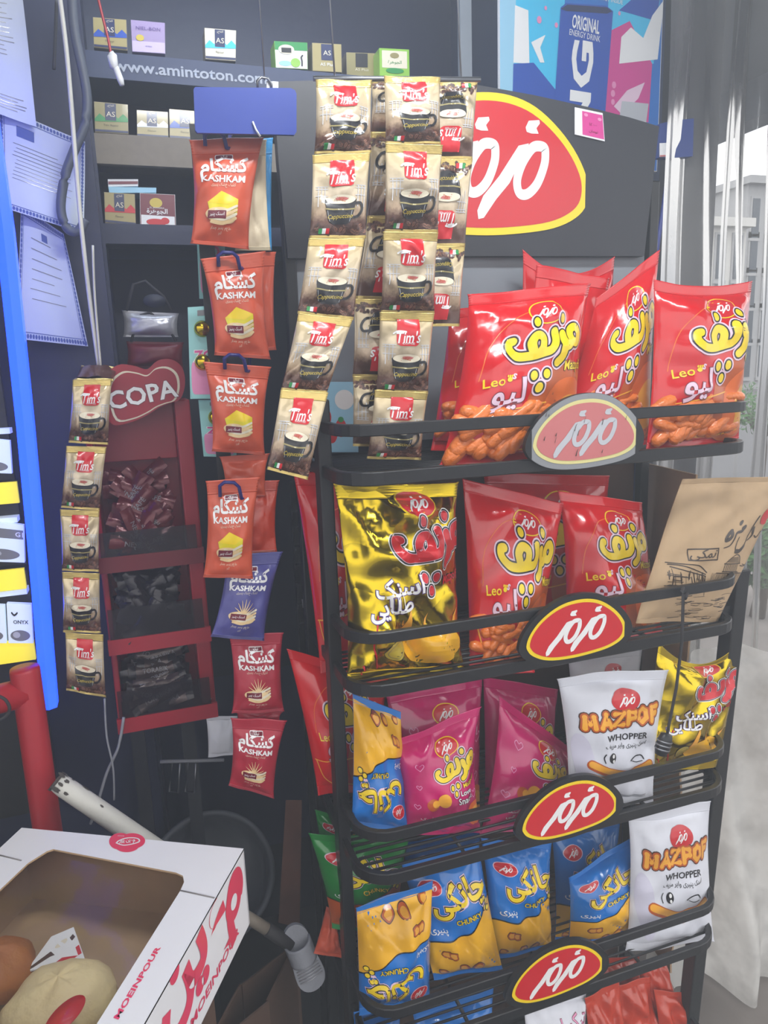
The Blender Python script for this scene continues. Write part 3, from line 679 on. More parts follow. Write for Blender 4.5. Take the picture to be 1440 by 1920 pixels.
# roof beam at the open side
mb = MB(); mb.box((2.30, -.6, 2.62), (2.42, 2.75, 2.76), 'awning'); structure(mb.build('trim_2'))

# ---- far side of the street
def facade(name, px0, px1, ytop, Y, m, label, rows, cols, wy0, wy1):
    a = at(px0, ytop, Y); b = at(px1, ytop, Y); z1 = a.z; root = thing(name, (a.x, Y, -.06), label, 'building')
    mb = MB(root.location); mb.box((a.x, Y, -.06), (b.x, Y+6, z1), m); mb.box((a.x-.2, Y-.3, z1), (b.x+.2, Y+6.2, z1+.35), m); mb.build('wall', root)
    for r in range(rows):
        for c in range(cols):
            wx = a.x+(b.x-a.x)*(c+.28)/cols; ww = (b.x-a.x)*.44/cols; zz = at(px0, wy0+(wy1-wy0)*r/max(1, rows-1), Y).z
            f = MB(root.location); f.box((wx-.12, Y-.1, zz-2.0), (wx+ww+.12, Y+.05, zz-1.86), 'facade_grey'); f.box((wx-.1, Y-.06, zz-1.9), (wx+ww+.1, Y+.02, zz+.1), 'facade_grey'); fo = f.build('window', root)
            g = MB(root.location); g.box((wx, Y-.09, zz-1.8), (wx+ww, Y-.03, zz), 'window_dark'); g.build('pane', fo, loc=(0, 0, 0))
    return root
facade('apartment_building', 1335, 1400, 425, 26, 'facade', 'pale apartment block with dark windows seen beyond the plastic curtain', 3, 2, 440, 620)
facade('office_building', 1404, 1520, 345, 30, 'facade_grey', 'taller grey building at the right edge behind the pale apartment block', 5, 4, 372, 640)

def leaves(name, c, rad, n, label, trunk, cat='tree', seed=1):
    rr = random.Random(seed); root = thing(name, (c.x, c.y, 0), label, cat); mb = MB(root.location)
    for _ in range(n):
        d = Vector((rr.gauss(0, 1), rr.gauss(0, 1), rr.gauss(0, 1))).normalized()*rr.random()**.4; p = c+Vector((d.x*rad[0], d.y*rad[1], d.z*rad[2]))
        s = rr.uniform(.03, .06); a = Vector((rr.gauss(0, 1), rr.gauss(0, 1), rr.gauss(0, 1))).normalized(); b = a.orthogonal().normalized()
        q = a.cross(b)*.25*s
        mb.add([p-a*s, p+b*s*.4+q, p+a*s, p-b*s*.4+q], [(0, 1, 2, 3)], 'leaf')
    mb.build('foliage', root)
    t = MB(root.location); t.tube([(c.x, c.y, 0), (c.x+.03, c.y, c.z*.5), (c.x, c.y+.02, c.z)], [trunk, trunk*.8, trunk*.5], 'bark', 8)
    for k in range(5):
        a = k*1.3; t.tube([(c.x, c.y, c.z*.6), (c.x+math.cos(a)*rad[0]*.6, c.y+math.sin(a)*rad[1]*.6, c.z+rad[2]*.3)], [trunk*.4, trunk*.12], 'bark', 6)
    t.build('trunk', root)
leaves('shrub', at(1428, 1035, 3.6), (.22, .3, .24), 900, 'green leafy shrub on the pavement at the right edge', .05, 'shrub', 2)
leaves('street_tree', at(1432, 765, 7.5), (.5, .8, .35), 900, 'small tree across the street above the shrub', .07, 'tree', 3)
# tree pit kerb
mb = MB(); p = atz(1415, 1260, 0); mb.box((p.x-.5, p.y-.1, 0), (p.x+1.2, p.y, .1), 'asphalt'); tag(mb.build('kerb_stone'), 'low dark kerb on the pavement beside the shrub', 'kerb')

# ------------------------------------------------------------------ the snack rack
XL, XR, YF, YB, YP = .291, 1.091, 1.06, 1.38, 1.20
RAILS = [(1.655, 1.579), (1.316, 1.224), (.953, .869), (.59, .50), (.22, .12)]
rack = thing('snack_rack', ((XL+XR)/2, (YF+YB)/2, 0), 'tall black metal snack rack with round-cornered wire shelves and a curved header board', 'display rack')
RO = rack.location
PX = lambda z: 1.107+.050*(z-.40)/.87
mb = MB(RO); mb.box((XL-.012, YP-.018, 0), (XL+.012, YP+.018, 1.70), 'black_metal'); mb.build('front_post', rack, bevel=.003)
mb = MB(RO); mb.hexa([(PX(0)-.017, 1.130, 0), (PX(0)+.017, 1.130, 0), (PX(0)+.017, 1.165, 0), (PX(0)-.017, 1.165, 0), (PX(1.31)-.017, 1.130, 1.31), (PX(1.31)+.017, 1.130, 1.31), (PX(1.31)+.017, 1.165, 1.31), (PX(1.31)-.017, 1.165, 1.31)], 'black_metal'); mb.build('front_post', rack, bevel=.003)
for zu_, zl2 in RAILS[1:]:
    mb = MB(RO)
    for z in (zl2,): mb.tube([(XR, 1.148, z), (PX(z), 1.148, z)], 0, 'black_metal', flat=(.008, .010))
    mb.build('bracket', rack)
for x in (XL-.012, XR-.010):
    mb = MB(RO); mb.box((x, YB-.012, 0), (x+.022, YB+.012, 2.22 if x < .5 else 2.12), 'black_metal'); mb.build('rear_post', rack, bevel=.003)
def hoop(z, y0, r, yf):
    p = [(XL, y0, z), (XL, yf+r+.02, z)]
    for k in range(0, 7): a = PI+k*PI/12; p.append((XL+r+r*math.cos(a), yf+r+r*math.sin(a), z))
    p.append(((XL+XR)/2, yf, z))
    for k in range(0, 7): a = 1.5*PI+k*PI/12; p.append((XR-r+r*math.cos(a), yf+r+r*math.sin(a), z))
    return p+[(XR, yf+r+.02, z), (XR, y0, z)]
shelves = []
for i, (zu, zl_) in enumerate(RAILS):
    mb = MB(RO); mb.tube(hoop(zu, YP, .06, YF), 0, 'black_metal', flat=(.006, .0095)); up = mb.build('guard_rail', rack)
    mb = MB(RO); mb.tube(hoop(zl_, YB, .06, YF), 0, 'black_metal', flat=(.006, .011)); mb.tube([(XL, YB, zl_), (XR, YB, zl_)], .006, 'black_metal')
    sh = mb.build('shelf_frame', rack)
    g = MB(RO)
    for k in range(15):
        y = YF+.03+k*(YB-YF-.05)/14; ins = .02 if k > 1 else .05-.015*k; g.tube([(XL+ins*.3+.004, y, zl_), ((XL+XR)/2, y, zl_-.002), (XR-ins*.3-.004, y, zl_)], .0028, 'black_metal', 6)
    for x in (XL+.2, (XL+XR)/2, XR-.2): g.tube([(x, YF, zl_-.006), (x, YB, zl_-.006)], .004, 'black_metal', 6)
    g.build('wire_grid', sh, loc=(0, 0, 0))
PC = [(1097, 810), (1080, 1180), (1068, 1517), (1045, 1823)]
PY = 1.042
for i, (px, py) in enumerate(PC):
    c = at(px, py, PY); mb = MB(RO)
    mb.prism([(c.x+x*_hw*1.14, PY, c.z+y*_hw*1.18) for x, y in EGG], (0, .009, 0), 'black_metal')
    a = PLATE_FADED if i == 0 else PLATE
    a2 = Art(2, 2); a2.place(a, 1, 1, 1.0)
    mb.stamp(a2, flat_fn((c.x-_hw, PY, c.z-_hw), (2*_hw, 0, 0), (0, 0, 2*_hw), .0005))
    o = mb.build('brand_plaque', rack)
    if i == 0: o['label'] = 'faded scratched plaque with grey rim'
# header board
HP = [(512, 153), (588, 151), (700, 147), (835, 152), (900, 160), (1000, 178), (1100, 200), (1180, 220), (1236, 237), (1208, 480), (870, 480), (540, 484), (522, 300)]
hb = MB(RO); pts = [at(x, y, YB-.02) for x, y in HP]; hb.prism(pts, (0, .025, 0), 'dark_panel')
hc = at(916, 313, YB-.021); hk = (at(1099, 320, YB-.021).x-hc.x)
a2 = Art(2, 2.4); a2.place(plate_art(), 1, 1.2, 1.0, sy=1.12); hb.stamp(a2, flat_fn((hc.x-hk, YB-.021, hc.z-1.2*hk), (2*hk, 0, 0), (0, 0, 2.4*hk), .0006))
hb.build('header_board', rack)
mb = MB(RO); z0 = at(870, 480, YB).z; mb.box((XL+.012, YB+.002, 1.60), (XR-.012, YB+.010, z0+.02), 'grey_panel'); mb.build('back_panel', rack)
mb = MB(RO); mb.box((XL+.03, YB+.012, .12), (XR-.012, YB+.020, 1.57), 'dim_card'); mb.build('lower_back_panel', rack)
# price sticker on the header
q = [(1078, 201), (1130, 212), (1134, 265), (1078, 252)]
mb = MB(); w_ = [at(*p, YB-.0235) for p in q]; mb.prism(w_, (0, .002, 0), 'white_card')
a = Art(1, 1); a.rect(.25, .06, .98, .92, 'ink_magenta', 1); a.text('۱۵۰۰۰', .62, .5, .16, 'ink_maroon', 2); a.text('تومان', .62, .25, .14, 'ink_maroon', 2); a.ell(.38, .8, .07, .06, 'ink_pink', 2); a.ell(.86, .74, .07, .06, 'ink_pink', 2)
mb.stamp(a, quad_fn(w_[3], w_[2], w_[1], w_[0], .0004)); tag(mb.build('price_sticker'), 'small pink price sticker on the black header board', 'sticker')

# ------------------------------------------------------------------ bags on the rack
RG = 'red cheese puff bags on the rack'; PF = (16, .12, .62, .11, .26)
# top shelf
bag('puffs_bag', 'red puffs bag standing at the back of the top shelf, highest left corner', RG, [(978, 468), (1154, 480), (1150, 850), (965, 850)], (1.33, 1.33), .03, 'red_film', None, dip=.10, seed=3, crumple=.006)
bag('puffs_bag', 'red puffs bag tucked between the rear bag and the front bag on the top shelf', RG, [(1006, 496), (1140, 522), (1130, 850), (950, 850)], (1.28, 1.27), .03, 'red_film', None, seed=4, crumple=.006)
bag('puffs_bag', 'red puffs bag at the left end of the top shelf behind the front bag', RG, [(842, 582), (985, 560), (950, 850), (806, 845)], (1.25, 1.20), .04, 'red_film', A_RED, seed=5, puffs=(22, .1, .7, .11, .31), crumple=.005)
bag('puffs_bag', 'red puffs bag leaning right on the top shelf between the front and right-end bags', RG, [(1118, 560), (1237, 468), (1216, 850), (1035, 845)], (1.235, 1.20), .04, 'red_film', A_RED, seed=6, crumple=.005, puffs=(22, .1, .7, .11, .31))
bag('puffs_bag', 'large red puffs bag in front on the top shelf, left of the faded plaque', RG, [(874, 553), (1112, 530), (1082, 868), (822, 872)], (1.17, 1.125), .05, 'red_film', A_RED, seed=7, puffs=(30, .1, .72, .11, .31), pinch=.06, crumple=.006, folds=9)
bag('puffs_bag', 'red puffs bag at the right end of the top shelf', RG, [(1226, 523), (1413, 526), (1386, 838), (1210, 852)], (1.165, 1.13), .05, 'red_film', A_RED, seed=8, puffs=(30, .1, .75, .11, .31), pinch=.03, crumple=.006, dip=.04)
# second shelf
bag('puffs_bag', 'red puffs bag mostly hidden behind the gold bag on the second shelf', RG, [(548, 884), (752, 890), (700, 1255), (600, 1262)], (1.31, 1.27), .03, 'red_film', A_RED, seed=11)
bag('puffs_bag', 'dim red puffs bag at the very back of the second shelf', RG, [(905, 886), (1146, 892), (1140, 1180), (905, 1190)], (1.335, 1.32), .03, 'red_film', A_RED, seed=12)
bag('puffs_bag', 'red puffs bag left of centre on the second shelf, next to the gold bag', RG, [(868, 897), (1057, 944), (1003, 1262), (880, 1266)], (1.20, 1.14), .045, 'red_film', A_RED, seed=13, puffs=(28, .08, .9, .11, .31), pinch=.02, crumple=.005)
bag('puffs_bag', 'red puffs bag on the second shelf right above its plaque', RG, [(1046, 920), (1206, 942), (1248, 1192), (1058, 1210)], (1.22, 1.16), .045, 'red_film', A_RED, seed=14, pinch=.05, crumple=.006)
GG = 'gold foil puffs bags on the rack'
bag('puffs_bag', 'large shiny gold foil puffs bag at the left end of the second shelf', GG, [(622, 906), (862, 903), (874, 1262), (646, 1282)], (1.17, 1.115), .05, 'gold_foil', A_GOLD, seed=21, pinch=.06, crumple=.012, folds=14, N=30, M=38, dip=.01)
bag('crisps_bag', 'brown kraft paper crisps bag with pen drawing at the right of the second shelf', None, KQ, (1.115, 1.10), .022, 'kraft_paper', A_KRAFT, seed=22, pinch=.0, crumple=.004, st=.03, sb=.03)
# third shelf
bag('puffs_bag', 'red puffs bag poking out left past the front post on the third shelf', RG, [(537, 1216), (730, 1272), (705, 1480), (596, 1492)], (1.28, 1.25), .035, 'red_film', A_RED, seed=31)
MG = 'magenta heart snack bags on the third shelf'
bag('snack_bag', 'magenta heart snack bag standing behind on the left of the third shelf', MG, [(722, 1303), (906, 1268), (902, 1560), (752, 1568)], (1.27, 1.21), .03, 'magenta_film', A_LOVE, seed=33)
bag('snack_bag', 'magenta heart snack bag standing in shade behind the tilted one', MG, [(904, 1268), (1046, 1292), (1040, 1540), (905, 1560)], (1.28, 1.24), .03, 'magenta_film', A_LOVE, seed=34)
bag('snack_bag', 'magenta heart snack bag in front with sharp left ear on the third shelf', MG, [(728, 1394), (902, 1324), (905, 1562), (752, 1566)], (1.16, 1.135), .04, 'magenta_film', A_LOVE, seed=35, pinch=.09, crumple=.006)
bag('snack_bag', 'magenta heart snack bag tilted clockwise beside the white puffs bag', MG, [(934, 1303), (1082, 1412), (1052, 1552), (896, 1566)], (1.19, 1.15), .04, 'magenta_film', A_LOVE, seed=36, pinch=.07, crumple=.006)
CG = 'blue and yellow crunchy snack bags'
bag('snack_bag', 'blue and yellow snack bag upside down at the left end of the third shelf', CG, [(660, 1300), (752, 1335), (768, 1566), (658, 1556)], (1.18, 1.13), .035, 'blue_film', A_CHUNK, seed=37, flip=True, crumple=.006)
WG = 'white winking puffs bags'
bag('puffs_bag', 'white puffs bag barely showing behind the winking bag on the third shelf', WG, [(1064, 1226), (1206, 1216), (1190, 1420), (1070, 1420)], (1.30, 1.28), .03, 'white_film', A_WHOP, seed=38)
bag('puffs_bag', 'white winking puffs bag on the third shelf beside the gold bag', WG, [(1042, 1272), (1254, 1256), (1226, 1504), (1062, 1506)], (1.11, 1.10), .032, 'white_film', A_WHOP, seed=39, pinch=.05, crumple=.004, dip=-.02)
bag('puffs_bag', 'gold foil puffs bag with slumped top at the right end of the third shelf', GG, [(1234, 1206), (1386, 1208), (1344, 1440), (1218, 1446)], (1.135, 1.11), .025, 'gold_foil', A_GOLD, seed=40, pinch=-.02, crumple=.012, folds=14, dip=.16)
# fourth shelf
bag('snack_bag', 'green snack bag at the left end of the fourth shelf partly behind the post', 'green snack bags', [(578, 1562), (766, 1572), (746, 1752), (622, 1740)], (1.24, 1.22), .035, 'green_film', A_CHUNKG, seed=41, crumple=.006)
bag('snack_bag', 'small dark green snack bag peeking above the other green bag', 'green snack bags', [(590, 1518), (690, 1540), (690, 1640), (604, 1640)], (1.31, 1.30), .025, 'green_film', A_CHUNKG, seed=42)
bag('snack_bag', 'blue and yellow snack bag upside down at the left end of the fourth shelf', CG, [(666, 1700), (812, 1652), (806, 1886), (672, 1902)], (1.14, 1.115), .04, 'blue_film', A_CHUNK, seed=43, flip=True, crumple=.006, pinch=.02)
bag('snack_bag', 'blue and yellow snack bag tilted beside the upside-down one on the fourth shelf', CG, [(752, 1620), (896, 1576), (942, 1816), (812, 1836)], (1.19, 1.15), .04, 'blue_film', A_CHUNK, seed=44, crumple=.006, pinch=.02)
bag('snack_bag', 'blue and yellow snack bag upright in the middle of the fourth shelf', CG, [(902, 1572), (1034, 1580), (1034, 1776), (922, 1800)], (1.21, 1.17), .04, 'blue_film', A_CHUNK, seed=45, crumple=.006)
bag('snack_bag', 'blue snack bag at the back of the fourth shelf behind the tilted-top bag', CG, [(1034, 1552), (1164, 1536), (1150, 1752), (1040, 1770)], (1.28, 1.24), .035, 'blue_film', A_CHUNK, seed=46)
bag('snack_bag', 'blue and yellow snack bag with slanting top seal left of the white bag', CG, [(1066, 1646), (1187, 1566), (1194, 1748), (1064, 1772)], (1.17, 1.13), .04, 'blue_film', A_CHUNK, seed=47, crumple=.006)
bag('snack_bag', 'blue snack bag lying in shade behind the tilted one on the fourth shelf', CG, [(752, 1580), (902, 1556), (900, 1720), (770, 1740)], (1.31, 1.29), .03, 'blue_film', A_CHUNK, seed=48)
bag('snack_bag', 'blue snack bag top showing just right of the front post above the green bag', CG, [(660, 1570), (724, 1582), (720, 1650), (662, 1650)], (1.30, 1.29), .02, 'blue_film', None, seed=49)
bag('puffs_bag', 'white winking puffs bag at the right end of the fourth shelf', WG, [(1178, 1522), (1330, 1500), (1338, 1764), (1174, 1786)], (1.125, 1.105), .03, 'white_film', A_WHOP, seed=50, crumple=.004, dip=.02)
# bottom shelf, tops only
bag('snack_bag', 'blue snack bag at the left corner of the bottom shelf', CG, [(662, 1896), (752, 1880), (752, 2080), (662, 2100)], (1.16, 1.12), .035, 'blue_film', A_CHUNK, seed=61)
bag('snack_bag', 'blue snack bag right of the corner one on the bottom shelf', CG, [(772, 1898), (926, 1852), (930, 2070), (790, 2090)], (1.18, 1.13), .04, 'blue_film', A_CHUNK, seed=62)
aw = Art(1, 1.3); [aw.text('ترکیبات', .6, 1.02, .2, m, l, rot=.15, off=o) for m, o, l in (('ink_maroon', .03, 1), ('ink_pink', .0, 2))]; aw.text('غلات صبحانه', .66, .85, .07, 'ink_ink', 2, rot=.1)
bag('cereal_bag', 'white cereal bag with pink script on the bottom shelf under its plaque', None, [(982, 1880), (1100, 1858), (1096, 2060), (990, 2080)], (1.17, 1.13), .035, 'white_film', aw, seed=63, pinch=.02)
for k, (q, l) in enumerate([([(1096, 1872), (1160, 1836), (1185, 2010), (1110, 2040)], 'front left'), ([(1150, 1850), (1218, 1830), (1245, 1990), (1165, 2010)], 'second from left'), ([(1195, 1806), (1246, 1796), (1290, 1930), (1215, 1960)], 'topmost, standing'),
        ([(1226, 1856), (1296, 1862), (1330, 1980), (1240, 2000)], 'right-hand'), ([(1120, 1800), (1200, 1790), (1210, 1930), (1130, 1940)], 'rearmost, in shade')]):
    bag('snack_bag', 'glossy brown-red snack bag on the bottom shelf, %s of the heap' % l, 'brown-red snack bags on the bottom shelf', q, (1.16+.02*(k % 3)+(.08 if k == 4 else 0), 1.13+.02*(k % 3)+(.08 if k == 4 else 0)), .02, 'brown_red_film', None, seed=70+k, crumple=.012, folds=12)
bag('snack_bag', 'bright orange snack bag corner outside the left of the lower shelf', None, [(612, 1700), (628, 1704), (642, 1796), (588, 1788)], (1.26, 1.24), .012, 'orange_film', None, seed=80)

# ------------------------------------------------------------------ coffee sachets in hanging strips
def strip(rows, Y, where, group, flip=False, seed=100):
    names = ['topmost', 'second from top', 'third from top', 'fourth from top', 'lowest']
    for k, q in enumerate(rows):
        bag('coffee_sachet', 'cappuccino sachet, %s in the %s' % (names[k], where), group, q, Y[k], .010, 'coffee_film', A_COF, N=20, M=28, cat='coffee sachet', pinch=.02, crumple=.0035, folds=8, seed=seed+k, flip=flip, sealm='gold_seal', sb=.05, st=.09, rib=.0006)
rodY = 1.12
strip([[(592, 149), (697, 151), (696, 287), (589, 289)], [(586, 290), (694, 286), (686, 447), (580, 447)], [(578, 447), (684, 447), (663, 600), (557, 588)], [(559, 587), (662, 599), (613, 738), (526, 732)], [(526, 731), (616, 736), (577, 900), (500, 880)]],
      [(1.09, 1.08), (1.075, 1.07), (1.065, 1.06), (1.055, 1.045), (1.04, 1.02)], 'front left hanging strip', 'sachets of the front left strip', seed=100)
strip([[(719, 143), (826, 145), (827, 270), (722, 270)], [(722, 268), (830, 272), (821, 436), (720, 436)], [(718, 434), (821, 436), (814, 588), (714, 587)], [(712, 585), (814, 587), (802, 738), (705, 735)], [(703, 731), (802, 736), (789, 862), (688, 860)]],
      [(1.08, 1.075), (1.07, 1.085), (1.08, 1.10), (1.095, 1.11), (1.105, 1.12)], 'front middle hanging strip', 'sachets of the front middle strip', seed=110)
strip([[(697, 150), (800, 150), (796, 250), (694, 250)], [(694, 248), (796, 250), (790, 410), (688, 410)], [(688, 408), (790, 410), (772, 562), (666, 560)], [(664, 560), (770, 562), (768, 707), (661, 707)], [(661, 705), (768, 705), (765, 838), (661, 836)]],
      [(1.14, 1.15)]*5, 'upside-down strip behind the front strips', 'sachets of the rear middle strip', True, 120)
strip([[(800, 152), (896, 150), (886, 299), (790, 297)], [(790, 296), (886, 299), (872, 462), (780, 462)], [(780, 460), (872, 462), (862, 612), (774, 612)]],
      [(1.15, 1.15)]*3, 'right upside-down strip beside the header emblem', 'sachets of the right strip', True, 130)
strip([[(136, 712), (210, 710), (203, 834), (128, 830)], [(124, 836), (200, 838), (187, 957), (114, 952)], [(112, 955), (187, 957), (186, 1072), (116, 1070)], [(116, 1072), (187, 1075), (190, 1187), (118, 1185)], [(122, 1186), (194, 1190), (199, 1308), (124, 1294)]],
      [(1.42, 1.42)]*5, 'far left strip in front of the red stand', 'sachets of the far left strip', seed=140)
bag('coffee_sachet', 'folded-back cappuccino sachet over the top of the far left strip', 'sachets of the far left strip', [(152, 686), (222, 689), (213, 714), (138, 713)], (1.50, 1.425), .006, 'ink_bean', None, N=12, M=8, cat='coffee sachet', seed=150, sealm='gold_seal')
rod = MB(); a0 = at(588, 147, rodY); a1 = at(900, 149, rodY); rod.tube([a0, (a0+a1)/2, a1], .004, 'steel')
for p in (a0.lerp(a1, .12), a0.lerp(a1, .88)): rod.tube([p, Vector((p.x, p.y+.05, 2.76))], .0015, 'steel', 6)
tag(rod.build('hanging_rod'), 'thin steel rod that the front coffee sachet strips hang from', 'rod')
mat('hose_grey', (84, 90, 104), .5)
# ------------------------------------------------------------------ orange snack packets on a clip strip
KG = 'dried yoghurt snack packets on the clip strip'
def kash(q, film, art, label, Y, seed, T=.018):
    return bag('snack_packet', label, KG, q, Y, T, film, art, N=20, M=28, cat='snack packet', pinch=.07, crumple=.004, folds=7, seed=seed, sb=.05, st=.16, rib=.0014)
kash([(478, 262), (512, 258), (510, 470), (470, 470)], 'sky_film', None, 'blue snack packet edge behind the topmost orange packet', (1.30, 1.31), 201, .01)
kash([(440, 262), (500, 262), (508, 470), (440, 470)], 'beige_film', None, 'beige snack packet between the topmost orange packet and the blue one', (1.28, 1.285), 202, .01)
kash([(354, 262), (496, 257), (468, 468), (356, 456)], 'orange_film', A_KASH, 'topmost orange snack packet with cheese picture on the clip strip', (1.25, 1.25), 203)
kash([(430, 476), (518, 472), (519, 656), (440, 662)], 'orange_film', None, 'orange snack packet behind the second orange packet', (1.29, 1.29), 204, .012)
kash([(375, 486), (498, 471), (508, 674), (401, 666)], 'orange_film', A_KASH, 'second orange snack packet from top on the clip strip', (1.25, 1.25), 205)
kash([(380, 678), (509, 688), (498, 853), (396, 846)], 'orange_film', A_KASH, 'third orange snack packet from top, over the toy card', (1.25, 1.25), 206)
kash([(410, 856), (506, 850), (500, 930), (420, 930)], 'orange_film', None, 'crumpled orange packet between the third and fourth orange packets', (1.285, 1.285), 207, .012)
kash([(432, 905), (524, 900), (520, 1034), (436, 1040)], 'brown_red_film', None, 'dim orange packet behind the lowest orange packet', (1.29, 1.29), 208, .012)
kash([(385, 902), (488, 894), (475, 1085), (380, 1082)], 'orange_film', A_KASH, 'lowest orange snack packet on the clip strip', (1.25, 1.25), 209)
kash([(424, 1040), (531, 1034), (496, 1202), (394, 1194)], 'purple_film', A_KASH2, 'purple snack packet below the orange ones', (1.28, 1.26), 210)
kash([(428, 1190), (532, 1186), (534, 1334), (434, 1338)], 'crimson_film', A_KASH2, 'upper dark red snack packet under the purple one', (1.275, 1.27), 211)
kash([(440, 1332), (530, 1334), (530, 1360), (440, 1360)], 'crimson_film', None, 'dark red packet top between the two dark red packets', (1.285, 1.285), 212, .006)
kash([(432, 1346), (538, 1350), (514, 1496), (428, 1472)], 'crimson_film', A_KASH2, 'lowest dark red snack packet of the clip strip', (1.25, 1.25), 213)
cs_ = thing('clip_strip', at(450, 1490, 1.315), 'black hanging clip strip with blue hooks carrying the snack packets', 'clip strip'); O = cs_.location
mb = MB(O); p0, p1 = at(470, 240, 1.315), at(468, 1480, 1.315); mb.box((p1.x-.012, 1.314, p1.z), (p1.x+.014, 1.317, p0.z), 'black_metal'); mb.build('strip', cs_)
mat('hook_blue', (30, 34, 110), .3)
for x, y in ((405, 258), (430, 484), (442, 676), (433, 915)):
    mb = MB(O); P = lambda dx, dy, Y: at(x+dx, y+dy, Y)
    mb.tube([P(-20, 16, 1.242), P(-21, -4, 1.238), P(-12, -11, 1.236), P(6, -10, 1.236), P(15, -2, 1.238), P(20, 20, 1.242), P(24, 20, 1.25), P(26, -4, 1.30), P(28, -6, 1.314)], .0032, 'hook_blue', 8); mb.build('hook', cs_)
# blue price board hanging above the packets
pb = thing('price_board', at(460, 250, 1.21), 'blank blue price board hung above the orange packets', 'price board'); O = pb.location
q = [at(x, y, 1.21) for x, y in ((363, 167), (366, 163), (545, 165), (553, 169), (556, 176), (556, 247), (552, 253), (370, 249), (366, 244))]
mat('plate_blue', (38, 62, 150), .35, var=.12, vscale=10); mb = MB(O); mb.prism(q, (0, .006, 0), 'plate_blue'); mb.build('board', pb, bevel=.001)
mb = MB(O); P = lambda x, y, Y=1.213: at(x, y, Y)
mb.tube([P(483, 166), P(482, 152), P(490, 145), P(503, 147), P(509, 158), P(509, 166)], .002, 'steel'); mb.build('wire_loop', pb)
mb = MB(O); mb.prism([P(500, 152, 1.216), P(522, 153, 1.216), P(522, 166, 1.216), P(500, 166, 1.216)], (0, .003, 0), 'silver_film'); mb.build('hanger_tab', pb)
mb = MB(O); mb.tube([P(474, 228, 1.208), P(480, 243, 1.206), P(488, 256, 1.207)], .0016, 'white_plastic', 6); mb.build('hook', pb)
mb = MB(O); mb.tube([P(496, 150, 1.214), Vector((P(496, 150).x, 1.23, 2.76))], .0012, 'steel', 6); mb.build('suspension_wire', pb)

# blister cards with gold toys behind the orange packets
ac = Art(1, 1.6)
def card(label, q, Y, n, top):
    root = thing('toy_card', at(*q[3], Y), label, 'toy card', 'toy blister cards'); O = root.location; w_ = [at(*p, Y) for p in q]
    mat('card_teal', (150, 206, 206), .4, var=.15, vscale=6)
    mb = MB(O); a = Art(1, 1); a.rect(0.005, 0.005, .995, .995, 'card_teal', 1, .12); a.rect(.06, .05, .94, .42, 'ink_pink', 2, .1); a.rect(.3, .90, .85, .96, 'ink_grey', 3)
    a.text('ZO', .48, .47, .16, 'ink_white', 3, off=.08, width=.6); a.text('ZO', .48, .47, .16, 'ink_magenta', 4, off=.03, width=.6)
    mb.hexa([w_[3]+Vector((0, .0015, 0)), w_[2]+Vector((0, .0015, 0)), w_[2]+Vector((0, .003, 0)), w_[3]+Vector((0, .003, 0)), w_[0]+Vector((0, .0015, 0)), w_[1]+Vector((0, .0015, 0)), w_[1]+Vector((0, .003, 0)), w_[0]+Vector((0, .003, 0))], 'card_teal')
    mb.stamp(a, quad_fn(w_[3], w_[2], w_[1], w_[0], .0003)); mb.build('card', root)
    fn = quad_fn(w_[3], w_[2], w_[1], w_[0], 1)
    for k in range(n):
        b = MB(O); v = top-k*.36; c = fn(.45, v, 0); b.lathe([(.0001, -.012), (.010, -.011), (.014, -.004), (.014, 0)], 'gold_foil', Matrix.Translation(c) @ Matrix.Rotation(-PI/2, 4, 'X'), 20); b.build('gold_coin_toy', root)
card('teal and pink toy card hanging behind the second orange packet', [(352, 576), (410, 572), (412, 748), (357, 748)], 1.32, 2, .76)
card('toy card with teal rim behind the third orange packet', [(372, 750), (440, 750), (444, 858), (382, 856)], 1.335, 1, .7)
card('tall teal card at the back, upper left of the clip strip', [(366, 372), (420, 370), (424, 560), (374, 560)], 1.335, 1, .3)

# ------------------------------------------------------------------ red coffee stand with three trays
st = thing('coffee_stand', at(285, 1340, 1.6), 'red plastic coffee stand with cloud-shaped sign and three trays', 'display stand'); O = st.location
z_ = lambda y, Y=1.5: at(280, y, Y).z
xl, xr = at(192, 1100, 1.5).x, at(386, 1100, 1.5).x
mb = MB(O); mb.box((xl, 1.60, z_(1345)-.02), (xr, 1.615, z_(752, 1.6)), 'red_plastic'); mb.build('back_board', st, bevel=.003)
for x, t in ((xl, .012), (xr-.03, .03)):
    mb = MB(O); mb.box((x, 1.50, z_(1340)), (x+t, 1.60, z_(752)), 'red_plastic'); mb.build('side_post', st, bevel=.003)
mb = MB(O); mb.box((xl+.012, 1.56, z_(868)), (xr-.03, 1.60, z_(752)), 'red_plastic'); mb.build('front_fascia', st, bevel=.002)
mat('smoke_plastic', (30, 24, 30), .15, alpha=.5)
TR = [(1040, 985), (1190, 1125), (1335, 1275)]
for k, (yb, yt) in enumerate(TR):
    zb, zt = z_(yb), z_(yt); mb = MB(O)
    mb.box((xl+.012, 1.47, zb-.018), (xr-.03, 1.60, zb), 'deep_red'); mb.box((xl, 1.462, zb-.02), (xr, 1.47, zb+.012), 'red_plastic' if k else 'deep_red')
    t = mb.build('tray', st)
    mb = MB(O); mb.box((xl+.006, 1.463, zb+.012), (xr-.012, 1.467, zt), 'smoke_plastic'); mb.build('clear_front', t, loc=(0, 0, 0))
sg = [(192, 742), (196, 706), (222, 684), (252, 686), (276, 692), (296, 676), (322, 674), (342, 690), (347, 720), (338, 748), (318, 756), (298, 764), (276, 778), (244, 792), (208, 794)]
mb = MB(O); w_ = smooth_closed([(at(x, y, 1.475).x, at(x, y, 1.475).z) for x, y in sg]); mb.prism([(x, 1.475, z) for x, z in w_], (0, .085, 0), 'red_plastic')
